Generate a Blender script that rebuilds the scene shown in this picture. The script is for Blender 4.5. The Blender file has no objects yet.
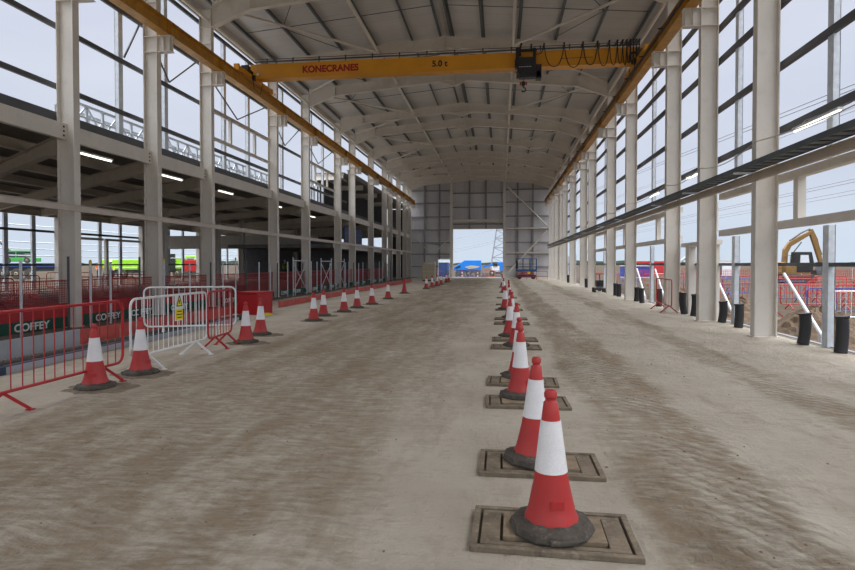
import bpy, math, random
from mathutils import Vector, Matrix
random.seed(7)
S = bpy.context.scene
COL = S.collection
ORD = ['first','second','third','fourth','fifth','sixth','seventh','eighth','ninth','tenth','eleventh','twelfth','thirteenth','fourteenth','fifteenth','sixteenth','seventeenth','eighteenth','nineteenth','twentieth']
for tens in ('twenty', 'thirty', 'forty', 'fifty', 'sixty'):
    if tens != 'twenty': ORD.append(tens[:-1]+'ieth')
    ORD += [tens+' '+q for q in ORD[:9]]

# ------------------------------------------------------------------ materials
def nt(name):
    m = bpy.data.materials.new(name); m.use_nodes = True
    t = m.node_tree
    return m, t, t.nodes['Principled BSDF']
def node(t, typ, **kw):
    n = t.nodes.new(typ)
    for k, v in kw.items(): setattr(n, k, v)
    return n
def math_node(t, op, a, b=None, c=None, clamp=False):
    n = t.nodes.new('ShaderNodeMath'); n.operation = op; n.use_clamp = clamp
    for i, v in enumerate((a, b, c)):
        if v is None: continue
        if isinstance(v, (int, float)): n.inputs[i].default_value = v
        else: t.links.new(v, n.inputs[i])
    return n.outputs[0]
def mixc(t, f, a, b):
    n = t.nodes.new('ShaderNodeMix'); n.data_type = 'RGBA'
    if isinstance(f, (int, float)): n.inputs[0].default_value = f
    else: t.links.new(f, n.inputs[0])
    for s, v in ((6, a), (7, b)):
        if isinstance(v, tuple): n.inputs[s].default_value = (*v, 1)
        else: t.links.new(v, n.inputs[s])
    return n.outputs[2]
def noise(t, vec, scale, detail=4, rough=.55):
    n = t.nodes.new('ShaderNodeTexNoise'); n.inputs['Scale'].default_value = scale
    n.inputs['Detail'].default_value = detail; n.inputs['Roughness'].default_value = rough
    if vec is not None: t.links.new(vec, n.inputs['Vector'])
    return n.outputs[0]
def ramp(t, f, lo, hi):
    n = t.nodes.new('ShaderNodeMapRange'); n.clamp = True
    t.links.new(f, n.inputs[0]); n.inputs[1].default_value = lo; n.inputs[2].default_value = hi
    return n.outputs[0]
def objcoord(t, scale=(1, 1, 1)):
    c = t.nodes.new('ShaderNodeTexCoord'); m = t.nodes.new('ShaderNodeMapping')
    m.inputs['Scale'].default_value = scale
    t.links.new(c.outputs['Object'], m.inputs['Vector'])
    return m.outputs[0]
def plain(name, c, rough=.6, metal=0, var=.12, scale=3, bump=0, bscale=40, dirt=None, spec=None):
    m, t, b = nt(name)
    v = objcoord(t)
    n = noise(t, v, scale)
    f = ramp(t, n, .3, .7)
    col = mixc(t, f, tuple(x*(1-var) for x in c), tuple(min(1, x*(1+var)) for x in c))
    if dirt:
        n2 = noise(t, v, scale*2.7, 6, .65)
        col = mixc(t, ramp(t, n2, .52, .72), col, dirt)
    t.links.new(col, b.inputs['Base Color'])
    b.inputs['Roughness'].default_value = rough; b.inputs['Metallic'].default_value = metal
    if spec is not None: b.inputs['Specular IOR Level'].default_value = spec
    if bump:
        bn = t.nodes.new('ShaderNodeBump'); bn.inputs['Strength'].default_value = bump; bn.inputs['Distance'].default_value = .01
        t.links.new(noise(t, v, bscale), bn.inputs['Height']); t.links.new(bn.outputs[0], b.inputs['Normal'])
    return m
def emit(name, c, s):
    m, t, b = nt(name)
    b.inputs['Base Color'].default_value = (*c, 1)
    b.inputs['Emission Color'].default_value = (*c, 1); b.inputs['Emission Strength'].default_value = s
    return m
M = {}
M['steel'] = plain('cream_painted_steel', (.72, .68, .615), .45, var=.05, scale=1.2, dirt=(.63, .59, .53))
M['steel_grey'] = plain('grey_primer_steel', (.60, .56, .50), .6, var=.08)
M['line'] = plain('mid_grey_rail_paint', (.27, .27, .275), .6, var=.08)  # even mid grey, the rails' own colour
M['rail'] = plain('dark_grey_rail_steel', (.085, .088, .095), .5, var=.1)
M['purlin'] = plain('galvanised_purlin', (.11, .125, .13), .5, metal=.3, var=.15)
M['galv'] = plain('galvanised_steel', (.66, .71, .76), .4, metal=.15, var=.13, scale=9)
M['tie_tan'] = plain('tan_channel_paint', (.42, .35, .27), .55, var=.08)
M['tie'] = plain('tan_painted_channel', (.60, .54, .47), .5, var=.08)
M['crane'] = plain('crane_yellow_paint', (.72, .31, .012), .4, var=.07, scale=1.5)
M['crane_track'] = plain('ochre_runway_paint', (.52, .255, .03), .45, var=.22, scale=2.5, dirt=(.34, .17, .05))
M['black'] = plain('black_plastic', (.018, .018, .02), .45, var=.2)
M['rubber'] = plain('dusty_black_rubber', (.060, .052, .042), .85, var=.3, scale=14, bump=.3, dirt=(.14, .118, .09))
M['pipe'] = plain('black_corrugated_pipe', (.022, .022, .024), .5, var=.2)
M['red_letter'] = plain('red_lettering', (.40, .008, .008), .5, var=.02)
M['black_letter'] = plain('black_lettering', (.012, .012, .012), .5, var=.02)
M['white_letter'] = plain('white_lettering', (.82, .83, .84), .6, var=.04)
M['cone_red'] = plain('cone_red_plastic', (.43, .026, .024), .5, var=.10, scale=6, dirt=(.34, .04, .034))
M['red_barrier'] = plain('red_powder_coat', (.42, .014, .018), .38, var=.1, scale=5)
M['white_barrier'] = plain('white_powder_coat', (.78, .78, .78), .42, var=.06)
M['blue_barrier'] = plain('blue_powder_coat', (.035, .055, .30), .45, var=.1)
M['green_band'] = plain('dark_green_banner', (.012, .085, .05), .7, var=.12)
M['red_band'] = plain('red_banner', (.46, .03, .035), .7, var=.12)
M['pink_board'] = plain('faded_red_board', (.55, .10, .085), .75, var=.2, scale=5, dirt=(.36, .12, .09))
M['grey_sheet'] = plain('grey_sheet', (.36, .39, .42), .6, var=.12, scale=2)
M['navy'] = plain('navy_edge', (.03, .05, .10), .6)
M['timber'] = plain('muddy_timber', (.23, .175, .115), .85, var=.3, scale=9, bump=.5, dirt=(.16, .13, .09))
M['mud_plate'] = plain('muddy_steel_plate', (.165, .13, .09), .85, var=.35, scale=8, bump=.6, dirt=(.27, .23, .17))
M['mud_dark'] = plain('dark_mud', (.10, .085, .062), .9, var=.35, scale=10, bump=.6)
M['soil'] = plain('brown_soil', (.115, .075, .045), .95, var=.45, scale=4, bump=1, bscale=15, dirt=(.17, .12, .08))
M['lime'] = plain('lime_green_paint', (.30, .68, .02), .45, var=.1)
M['green'] = plain('machine_green', (.06, .36, .06), .45, var=.1)
M['blue'] = plain('machine_blue', (.012, .20, .68), .4, var=.08)
M['dark_blue'] = plain('dark_blue_paint', (.02, .05, .16), .5, var=.1)
M['lift_blue'] = plain('lift_blue_paint', (.02, .12, .33), .45, var=.1)
M['yellow'] = plain('excavator_yellow', (.21, .118, .032), .55, var=.15, scale=2, dirt=(.13, .08, .035))
M['sign_yellow'] = plain('sign_yellow', (.85, .68, .01), .5, var=.04)
M['beige'] = plain('beige_panel', (.46, .41, .30), .6, var=.06)
M['glass'] = plain('dark_window_glass', (.03, .045, .055), .1, var=.1)
M['white'] = plain('white_panel', (.75, .76, .77), .5, var=.05)
M['shade_wall'] = plain('room_shade_wall', (.055, .055, .06), .9, var=.2)  # near-black: shade of the dark rooms put into the wall colour
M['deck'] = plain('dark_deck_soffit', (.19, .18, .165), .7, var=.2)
M['skin'] = plain('skin', (.55, .33, .24), .6)
M['hivis'] = plain('hi_vis_lime', (.48, .85, .03), .7)
M['hivis_orange'] = plain('hi_vis_orange', (.85, .2, .04), .7)
M['trouser'] = plain('dark_trousers', (.02, .022, .03), .9)
M['wire'] = plain('aluminium_conductor', (.26, .28, .32), .6)
M['tree'] = plain('dark_foliage', (.07, .10, .07), .95, var=.3, scale=.3)
M['tube_light'] = emit('lit_fluorescent_tube', (1, .98, .88), 2.2)
M['concrete_strip'] = plain('pale_kerb_concrete', (.48, .44, .38), .9, var=.12, scale=6, dirt=(.38, .33, .27))

def sheet_mat(name, c, axis, per, groove=.05, var=.06):
    m, t, b = nt(name)
    v = objcoord(t); sp = node(t, 'ShaderNodeSeparateXYZ'); t.links.new(v, sp.inputs[0])
    w = math_node(t, 'FRACT', math_node(t, 'MULTIPLY', sp.outputs[axis], 1/per))
    line = math_node(t, 'LESS_THAN', w, groove)
    n = ramp(t, noise(t, v, .7), .3, .7)
    col = mixc(t, n, tuple(x*(1-var) for x in c), tuple(x*(1+var) for x in c))
    col = mixc(t, math_node(t, 'MULTIPLY', line, .35), col, (.12, .12, .12))
    t.links.new(col, b.inputs['Base Color']); b.inputs['Roughness'].default_value = .55
    bn = node(t, 'ShaderNodeBump'); bn.inputs['Strength'].default_value = .4; bn.inputs['Distance'].default_value = .02
    t.links.new(math_node(t, 'PINGPONG', math_node(t, 'MULTIPLY', sp.outputs[axis], 4/per), .5), bn.inputs['Height'])
    t.links.new(bn.outputs[0], b.inputs['Normal'])
    return m
M['roof_sheet'] = sheet_mat('roof_liner_sheet', (.60, .585, .57), 1, 1.0, .02)
M['wall_sheet'] = sheet_mat('end_wall_sheet', (.62, .61, .63), 0, 1.0, .02)

def reflective():
    m, t, b = nt('white_reflective_sleeve')
    v = objcoord(t)
    vo = node(t, 'ShaderNodeTexVoronoi'); vo.feature = 'DISTANCE_TO_EDGE'; vo.inputs['Scale'].default_value = 55
    t.links.new(v, vo.inputs['Vector'])
    f = ramp(t, vo.outputs['Distance'], .02, .14)
    n = ramp(t, noise(t, v, 5, 5), .45, .75)
    col = mixc(t, f, (.74, .74, .75), (.80, .80, .815))
    col = mixc(t, math_node(t, 'MULTIPLY', n, .35), col, (.52, .50, .47))
    t.links.new(col, b.inputs['Base Color']); b.inputs['Roughness'].default_value = .3
    return m
M['sleeve'] = reflective()

def net_mat():
    m, t, b = nt('red_safety_netting')
    v = objcoord(t); sp = node(t, 'ShaderNodeSeparateXYZ'); t.links.new(v, sp.inputs[0])
    wy = math_node(t, 'LESS_THAN', math_node(t, 'FRACT', math_node(t, 'MULTIPLY', sp.outputs[1], 20.0)), .22)
    wz = math_node(t, 'LESS_THAN', math_node(t, 'FRACT', math_node(t, 'MULTIPLY', sp.outputs[2], 20.0)), .22)
    a = math_node(t, 'MAXIMUM', wy, wz)
    col = mixc(t, ramp(t, noise(t, v, 1.5), .35, .65), (.34, .025, .03), (.50, .05, .05))
    t.links.new(col, b.inputs['Base Color']); t.links.new(a, b.inputs['Alpha']); b.inputs['Roughness'].default_value = .7
    return m
M['net'] = net_mat()

def floor_mat():
    m, t, b = nt('dusty_concrete_floor')
    v = objcoord(t); sp = node(t, 'ShaderNodeSeparateXYZ'); t.links.new(v, sp.inputs[0])
    X, Y = sp.outputs[0], sp.outputs[1]
    streak = noise(t, objcoord(t, (1.6, .35, 1)), 1.3, 7, .62)
    fine = noise(t, objcoord(t, (1, .55, 1)), 7, 8, .7)
    big = noise(t, v, .35, 4, .6)
    wob = math_node(t, 'MULTIPLY', math_node(t, 'SUBTRACT', big, .5), 1.1)
    Xw = math_node(t, 'ADD', X, wob)
    def band(c, w, soft):
        d = math_node(t, 'ABSOLUTE', math_node(t, 'SUBTRACT', Xw, c))
        n = node(t, 'ShaderNodeMapRange'); n.clamp = True; n.interpolation_type = 'SMOOTHSTEP'
        t.links.new(d, n.inputs[0]); n.inputs[1].default_value = w+soft; n.inputs[2].default_value = w
        return n.outputs[0]
    dirt = math_node(t, 'MAXIMUM', band(-2.7, 1.0, 1.5), math_node(t, 'MULTIPLY', band(1.3, .34, .22), .95))
    dirt = math_node(t, 'MAXIMUM', dirt, math_node(t, 'MULTIPLY', band(3.3, .22, .2), .75))
    f = math_node(t, 'ADD', math_node(t, 'MULTIPLY', dirt, .68), math_node(t, 'MULTIPLY', math_node(t, 'SUBTRACT', streak, .51), 2.2))
    mpv = node(t, 'ShaderNodeMapping'); mpv.inputs['Rotation'].default_value = (0, 0, math.radians(-28)); mpv.inputs['Scale'].default_value = (1.1, 3.6, 1)
    wv = node(t, 'ShaderNodeVectorMath', operation='ADD'); t.links.new(v, wv.inputs[0])
    wn = node(t, 'ShaderNodeTexNoise'); wn.inputs['Scale'].default_value = 1.1; wn.inputs['Detail'].default_value = 3; t.links.new(v, wn.inputs['Vector']); ws = node(t, 'ShaderNodeVectorMath', operation='SCALE'); ws.inputs['Scale'].default_value = .35; t.links.new(wn.outputs['Color'], ws.inputs[0]); t.links.new(ws.outputs[0], wv.inputs[1])
    t.links.new(wv.outputs[0], mpv.inputs['Vector'])
    scr = noise(t, mpv.outputs[0], 4.5, 8, .72)
    f = math_node(t, 'ADD', f, math_node(t, 'MULTIPLY', math_node(t, 'SUBTRACT', fine, .5), 1.9))
    f = math_node(t, 'ADD', f, math_node(t, 'MULTIPLY', math_node(t, 'MULTIPLY', math_node(t, 'SUBTRACT', scr, .5), 2.6), math_node(t, 'ADD', math_node(t, 'MULTIPLY', dirt, .8), .35)), clamp=True)
    pale = mixc(t, ramp(t, noise(t, v, .9, 5), .35, .7), (.46, .405, .325), (.57, .52, .435))
    brown = mixc(t, ramp(t, fine, .35, .7), (.235, .178, .118), (.355, .285, .205))
    col = mixc(t, f, pale, brown)
    # scattered dark specks of dry mud
    vo = node(t, 'ShaderNodeTexVoronoi'); vo.inputs['Scale'].default_value = 2.6; t.links.new(v, vo.inputs['Vector'])
    speck = math_node(t, 'MULTIPLY', math_node(t, 'LESS_THAN', vo.outputs['Distance'], .03), math_node(t, 'GREATER_THAN', fine, .5))
    col = mixc(t, math_node(t, 'MULTIPLY', speck, .7), col, (.12, .09, .06))
    t.links.new(col, b.inputs['Base Color'])
    b.inputs['Roughness'].default_value = .85; b.inputs['Specular IOR Level'].default_value = .15
    # tyre lugs pressed into the dust, and loose crumbs
    ph = math_node(t, 'ADD', math_node(t, 'MULTIPLY', Y, 5.5), math_node(t, 'MULTIPLY', math_node(t, 'ABSOLUTE', math_node(t, 'SUBTRACT', X, 1.15)), 6))
    ph = math_node(t, 'ADD', ph, math_node(t, 'MULTIPLY', fine, 2.2))
    lug = math_node(t, 'PINGPONG', ph, .5)
    lugm = math_node(t, 'MULTIPLY', math_node(t, 'MAXIMUM', band(1.35, .3, .25), math_node(t, 'MULTIPLY', band(3.3, .15, .3), .5)), ramp(t, big, .40, .55))
    lug2 = math_node(t, 'PINGPONG', math_node(t, 'ADD', math_node(t, 'MULTIPLY', Y, 4.0), math_node(t, 'MULTIPLY', streak, 7)), .5)
    lug2m = math_node(t, 'MULTIPLY', band(-2.2, .9, .8), .45)
    h = math_node(t, 'ADD', math_node(t, 'MULTIPLY', lug, lugm), math_node(t, 'MULTIPLY', lug2, lug2m))
    h = math_node(t, 'ADD', h, math_node(t, 'ADD', math_node(t, 'MULTIPLY', fine, .9), math_node(t, 'MULTIPLY', scr, .8)))
    bn = node(t, 'ShaderNodeBump'); bn.inputs['Strength'].default_value = 1.0; bn.inputs['Distance'].default_value = .06
    t.links.new(h, bn.inputs['Height']); t.links.new(bn.outputs[0], b.inputs['Normal'])
    return m
M['floor'] = floor_mat()
M['sub_base'] = plain('dark_sub_base', (.17, .145, .115), .95, var=.3, scale=1.2, dirt=(.10, .08, .06))  # dark soil and gravel tone with darker patches at random
def ground_mat():
    m, t, b = nt('site_ground')
    v = objcoord(t)
    a = ramp(t, noise(t, v, .22, 8, .65), .35, .65); c = ramp(t, noise(t, v, 2.5, 8, .7), .35, .65)
    col = mixc(t, a, (.06, .043, .03), (.10, .082, .064)); col = mixc(t, math_node(t, 'MULTIPLY', c, .5), col, (.045, .032, .022))
    t.links.new(col, b.inputs['Base Color']); b.inputs['Roughness'].default_value = .95; b.inputs['Specular IOR Level'].default_value = .05
    return m
M['ground'] = ground_mat()

# ------------------------------------------------------------------ mesh builder
class MB:
    def __init__(s): s.v = []; s.f = []; s.m = []; s.cur = 0
    def mat(s, i): s.cur = i; return s
    def add(s, vs, fs):
        o = len(s.v); s.v += [tuple(p) for p in vs]
        for f in fs: s.f.append([i+o for i in f]); s.m.append(s.cur)
        return s
    def box(s, a, b):
        x0, x1 = sorted((a[0], b[0])); y0, y1 = sorted((a[1], b[1])); z0, z1 = sorted((a[2], b[2]))
        return s.add([(x0,y0,z0),(x1,y0,z0),(x1,y1,z0),(x0,y1,z0),(x0,y0,z1),(x1,y0,z1),(x1,y1,z1),(x0,y1,z1)],
                     [(3,2,1,0),(4,5,6,7),(0,1,5,4),(1,2,6,5),(2,3,7,6),(3,0,4,7)])
    def bar(s, a, b, w, h, up=(0,0,1)):
        a, b = Vector(a), Vector(b); d = (b-a).normalized(); u = Vector(up)
        if abs(d.dot(u)) > .99: u = Vector((0,1,0))
        r = d.cross(u).normalized(); u = r.cross(d).normalized()
        vs = []
        for p in (a, b):
            for i, j in ((-1,-1),(1,-1),(1,1),(-1,1)): vs.append(p + r*(w/2*i) + u*(h/2*j))
        return s.add(vs, [(0,1,2,3),(7,6,5,4),(4,5,1,0),(5,6,2,1),(6,7,3,2),(7,4,0,3)])
    def tube(s, pts, r, n=8, closed=False, cap=True):
        P = [Vector(p) for p in pts]; k = len(P); rings = []
        prev = None
        for i, p in enumerate(P):
            if closed: d = (P[(i+1) % k]-P[i-1]).normalized()
            else: d = (P[min(i+1, k-1)]-P[max(i-1, 0)]).normalized()
            if prev is None:
                u = Vector((0,0,1)) if abs(d.z) < .9 else Vector((1,0,0))
                u = (u-d*u.dot(d)).normalized()
            else:
                u = (prev-d*prev.dot(d)).normalized()
            prev = u; w = d.cross(u)
            rr = r[i] if isinstance(r, (list, tuple)) else r
            rings.append([p+(u*math.cos(2*math.pi*j/n)+w*math.sin(2*math.pi*j/n))*rr for j in range(n)])
        vs = [q for g in rings for q in g]; fs = []
        for i in range(k if closed else k-1):
            a, b2 = i*n, ((i+1) % k)*n
            for j in range(n): fs.append((a+j, a+(j+1) % n, b2+(j+1) % n, b2+j))
        if cap and not closed:
            fs.append(tuple(range(n-1, -1, -1))); fs.append(tuple((k-1)*n+j for j in range(n)))
        return s.add(vs, fs)
    def lathe(s, prof, n=24, c=(0,0,0), rot=0, mats=None):
        vs = []; k = len(prof)
        for r, z in prof:
            for j in range(n):
                a = 2*math.pi*j/n+rot; vs.append((c[0]+r*math.cos(a), c[1]+r*math.sin(a), c[2]+z))
        fs = []
        for i in range(k-1):
            for j in range(n): fs.append((i*n+j, i*n+(j+1) % n, (i+1)*n+(j+1) % n, (i+1)*n+j))
        fs.append(tuple(range(n-1, -1, -1))); fs.append(tuple((k-1)*n+j for j in range(n)))
        return s.add(vs, fs)
    def prism(s, poly, axis, a, b):
        n = len(poly)
        def P(p, d):
            return (d, p[0], p[1]) if axis == 'x' else ((p[0], d, p[1]) if axis == 'y' else (p[0], p[1], d))
        vs = [P(p, a) for p in poly]+[P(p, b) for p in poly]
        fs = [tuple(range(n)), tuple(range(2*n-1, n-1, -1))]
        for i in range(n): fs.append((i, i+n, (i+1) % n+n, (i+1) % n))
        return s.add(vs, fs)
    def ibeam(s, a, b, h, w, tf=.02, tw=.014, up=(0,0,1)):
        a, b = Vector(a), Vector(b); d = (b-a).normalized(); u = Vector(up)
        r = d.cross(u).normalized(); u = r.cross(d).normalized()
        s.bar(a, b, tw, h-2*tf, up)
        for g in (1, -1): s.bar(a+u*g*(h-tf)/2, b+u*g*(h-tf)/2, w, tf, up)
        return s
    def chan(s, a, b, h, w, t=.012, up=(0,0,1), side=1):
        a, b = Vector(a), Vector(b); d = (b-a).normalized(); u = Vector(up)
        r = d.cross(u).normalized()*side; u = Vector(up)
        s.bar(a, b, t, h, up)
        for g in (1, -1): s.bar(a+u*g*(h-t)/2+r*w/2, b+u*g*(h-t)/2+r*w/2, w, t, up)
        return s
    def build(s, name, mats, parent=None, smooth=False, loc=(0,0,0), rotz=0, bevel=0):
        me = bpy.data.meshes.new(name)
        me.from_pydata(s.v, [], s.f); me.validate()
        if not isinstance(mats, (list, tuple)): mats = [mats]
        for m in mats: me.materials.append(m)
        if len(mats) > 1 and len(me.polygons) == len(s.m):
            me.polygons.foreach_set('material_index', s.m)
        import bmesh
        bm = bmesh.new(); bm.from_mesh(me); bmesh.ops.recalc_face_normals(bm, faces=bm.faces); bm.to_mesh(me); bm.free()
        if smooth:
            for p in me.polygons: p.use_smooth = True
            try: me.set_sharp_from_angle(angle=math.radians(38))
            except Exception: pass
        o = bpy.data.objects.new(name, me); COL.objects.link(o)
        o.location = loc; o.rotation_euler = (0, 0, rotz)
        if parent is not None: o.parent = parent
        if bevel:
            md = o.modifiers.new('bevel', 'BEVEL'); md.width = bevel; md.segments = 2; md.limit_method = 'ANGLE'
        return o
def tag(o, label, cat, group=None, kind=None):
    o['label'] = label; o['category'] = cat
    if group: o['group'] = group
    if kind: o['kind'] = kind
    return o
def struct(o): o['kind'] = 'structure'; return o
def empty(name, label, cat, loc=(0,0,0), rotz=0, group=None):
    o = bpy.data.objects.new(name, None); COL.objects.link(o); o.empty_display_size = .1
    o.location = loc; o.rotation_euler = (0, 0, rotz)
    return tag(o, label, cat, group)
def copy_tree(o, parent=None):
    c = o.copy(); COL.objects.link(c)
    if parent is not None: c.parent = parent
    for ch in [x for x in bpy.data.objects if x.parent == o]: copy_tree(ch, c)
    return c
def letters(name, txt, size, mat, parent, loc, rot, depth=.004, bold=.0, stretch=None):
    cu = bpy.data.curves.new(name, 'FONT'); cu.body = txt; cu.size = size; cu.extrude = depth; cu.offset = bold
    cu.align_x = 'CENTER'; cu.align_y = 'CENTER'
    tmp = bpy.data.objects.new(name+'_curve', cu); COL.objects.link(tmp)
    dg = bpy.context.evaluated_depsgraph_get(); dg.update()
    me = bpy.data.meshes.new_from_object(tmp.evaluated_get(dg))
    bpy.data.objects.remove(tmp); bpy.data.curves.remove(cu)
    me.materials.clear(); me.materials.append(mat)
    if stretch:
        xs = [v.co.x for v in me.vertices]; ys = [v.co.y for v in me.vertices]
        kx = stretch[0]/(max(xs)-min(xs)); ky = stretch[1]/(max(ys)-min(ys)); cx = (max(xs)+min(xs))/2; cy = (max(ys)+min(ys))/2
        for v in me.vertices: v.co.x = (v.co.x-cx)*kx; v.co.y = (v.co.y-cy)*ky
    o = bpy.data.objects.new(name, me); COL.objects.link(o)
    o.location = loc; o.rotation_euler = rot
    if parent is not None: o.parent = parent
    return o

# ------------------------------------------------------------------ camera
PSI = math.atan(73.5/570)
cam = bpy.data.objects.new('camera', bpy.data.cameras.new('camera')); COL.objects.link(cam)
cam.location = (0, 0, 1.45)
cam.rotation_euler = (Matrix.Rotation(PSI, 3, 'Z') @ Matrix.Rotation(math.radians(90-1.05), 3, 'X')).to_euler()
cam.data.sensor_fit = 'HORIZONTAL'; cam.data.sensor_width = 36; cam.data.lens = 36*570/855
cam.data.shift_y = -10.55/855; cam.data.clip_start = .1; cam.data.clip_end = 3000
S.camera = cam

# ------------------------------------------------------------------ key dimensions
LX, RX = -9.66, 4.98                    # inner faces of the column flanges
FR = [6.4, 12.0, 15.2, 18.25, 23.9, 28.05, 33.8, 37.2, 42.7, 47.8, 50.3, 54.5, 58.1, 61.1]
END = 62.5
RIDGE = -2.34
Y0 = 3.0

# ------------------------------------------------------------------ ground and floor
g = MB()
n = 40
g.add([(-1500,-300,-.35),(1500,-300,-.35),(1500,2600,-.35),(-1500,2600,-.35)], [(0,1,2,3)])
struct(g.build('ground', M['ground']))
gl = MB(); gl.box((-300, -14, -.34), (-26.2, 200, -.02)); struct(gl.build('ground_left', M['ground']))
fl = MB(); fl.box((-9.0, -14, -.34), (5.66, END+.6, 0)); struct(fl.build('floor', M['floor']))
fl = MB(); fl.box((-26.2, -14, -.34), (-9.0, END+.6, 0)); struct(fl.build('floor_left', M['sub_base']))
e = MB(); e.box((5.58, 4, -.2), (5.72, END, .012)); struct(e.build('trim_1', M['concrete_strip']))

# ------------------------------------------------------------------ columns
def column(side, y, i):
    x = LX if side < 0 else RX
    sx = -1 if side < 0 else 1           # outward
    nm = 'left' if side < 0 else 'right'
    o = empty('steel_column', 'cream steel column, %s along the %s side from the camera' % (ORD[i], nm), 'column', (x+sx*.21, y, 0), 0, 'columns along the %s side' % nm)
    m = MB()
    m.box((-.21, -.10, .012), (-.192, .10, 10.02)); m.box((.192, -.10, .012), (.21, .10, 10.02))
    m.box((-.192, -.008, .012), (.192, .008, 10.02))
    m.build('shaft', M['steel'], o)
    b = MB(); b.box((-.25, -.13, 0), (.25, .13, .014))
    for ax in (-.15, .15):
        for ay in (-.07, .07): b.box((ax-.015, ay-.015, .014), (ax+.015, ay+.015, .045))
    b.build('base_plate', M['steel'], o)
    k = MB(); s = -sx
    # bracket carrying the crane runway
    x0, x1 = s*.21, s*.64
    k.box((x0, -.10, 7.45), (x1, .10, 7.465)); k.box((x0, -.10, 7.885), (x1, .10, 7.90)); k.box((x0, -.008, 7.465), (x1, .008, 7.885))
    k.box((s*.40, -.10, 7.465), (s*.412, .10, 7.885)); k.box((s*.585, -.10, 7.465), (s*.597, .10, 7.885))
    k.build('runway_bracket', M['steel'], o)
    p = MB()
    for z in (7.458, 7.893, 8.85, 9.4): p.box((-.192, -.098, z-.008), (.192, .098, z+.008))
    p.build('stiffener', M['steel'], o)
    return o
for i, y in enumerate(FR):
    if i == 0: continue
    column(-1, y, i-1); column(1, y+(.1 if i < 3 else 0), i-1)

# ------------------------------------------------------------------ rafters
HB, HT = [(LX, 9.39), (-8.28, 9.92), (RIDGE, 10.48)], [(LX, 10.27), (RIDGE, 10.93)]
def mirror(p): return (2*RIDGE-p[0], p[1])
def rafter(y, i):
    bot = HB+[mirror(p) for p in HB[1::-1]]
    top = HT+[mirror(HT[0])]
    o = empty('roof_rafter', 'cream pitched roof rafter spanning the hall, %s from the camera' % ORD[i], 'rafter', (RIDGE, y, 9.39), 0, 'roof rafters')
    T = lambda p: (p[0]-RIDGE, 0, p[1]-9.39)
    for hs in (-1, 1):
        m = MB()
        b3 = [bot[0], bot[1], bot[2]] if hs < 0 else [bot[4], bot[3], bot[2]]
        t2 = [top[0], top[1]] if hs < 0 else [top[2], top[1]]
        poly = [(T(p)[0], T(p)[2]) for p in b3+t2[::-1]]
        m.prism(poly, 'y', -.007, .007)
        for a, b in ((b3[0], b3[1]), (b3[1], b3[2]), (t2[0], t2[1])): m.bar(T(a), T(b), .19, .02)
        # web stiffeners at the knee and splice
        xx = T(b3[1])[0]; m.box((xx-.008, -.09, T(b3[1])[2]), (xx+.008, .09, T(b3[1])[2]+.42))
        m.build('rafter_half', M['steel'], o)
    r = MB(); r.box((-.015, -.10, .80), (.015, .10, 1.60)); r.prism([(-.75, 1.045), (0, .78), (.75, 1.045)], 'y', -.007, .007)
    r.bar((-.75, 0, 1.03), (0, 0, .78), .16, .014); r.bar((.75, 0, 1.03), (0, 0, .78), .16, .014)
    r.build('ridge_plate', M['steel'], o)
    return o
for i, y in enumerate(FR):
    rafter(y, i)

# ------------------------------------------------------------------ roof
def roof_z(x): return 11.16-(.66/7.3)*abs(x-RIDGE)
rf = MB(); ex = 10.25+RIDGE*0
xs = [LX-.75, RIDGE, 2*RIDGE-LX+.75]
for a, b in ((0, 1), (1, 2)):
    p = [(xs[a], roof_z(xs[a])), (xs[b], roof_z(xs[b])), (xs[b], roof_z(xs[b])+.08), (xs[a], roof_z(xs[a])+.08)]
    rf.prism(p, 'y', -11, END+.3)  # stretch behind the camera is unseen, extended to darken the near floor
struct(rf.build('ceiling', M['roof_sheet']))
PX = [-9.85, -8.3, -6.8, -5.3, -3.75, -2.55, -2.05, -.75, .7, 2.2, 3.7, 5.2]
for i, x in enumerate(PX):
    z = roof_z(x)-.10; m = MB()
    m.box((-.009, Y0-.3, -.095), (.009, END, .095)); sg = 1 if x > RIDGE else -1
    m.box((0, Y0-.3, .08), (sg*.075, END, .098)); m.box((0, Y0-.3, -.098), (-sg*.075, END, -.08))
    tag(m.build('roof_purlin', M['purlin'], loc=(x, 0, z)), 'grey galvanised roof purlin running lengthwise, %s from the left wall' % ORD[i], 'purlin', 'roof purlins')
for i, x in enumerate((-5.18, .46)):
    m = MB(); m.tube([(0, Y0, 0), (0, END-.1, 0)], .065, 12)
    tag(m.build('roof_tie_tube', M['steel'], smooth=True, loc=(x, 0, 10.42)), 'long cream tube under the rafters, %s of the ridge' % ('left', 'right')[i], 'tie tube', 'lengthwise roof tubes')
for i in range(1, len(FR)-1):
    for sd in (0, 1):
        xe, xt = ((LX+.15, -5.18), (RX-.15, .46))[sd]
        ya, yb = FR[i], FR[i+1]
        if i % 2 == 1: a, b = (xe, ya+.15, 10.12), (xt, yb-.1, 10.40)
        else: a, b = (xe, yb-.15, 10.12), (xt, ya+.1, 10.40)
        # third bay from the camera: brace goes from the near eave to the far tube
        m = MB(); m.tube([a, b], .05, 10)
        tag(m.build('roof_brace', M['steel'], smooth=True), 'slanting cream brace tube under the %s slope, %s roof bay' % (('left', 'right')[sd], ORD[i-1]), 'brace', 'roof bracing tubes')
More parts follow.
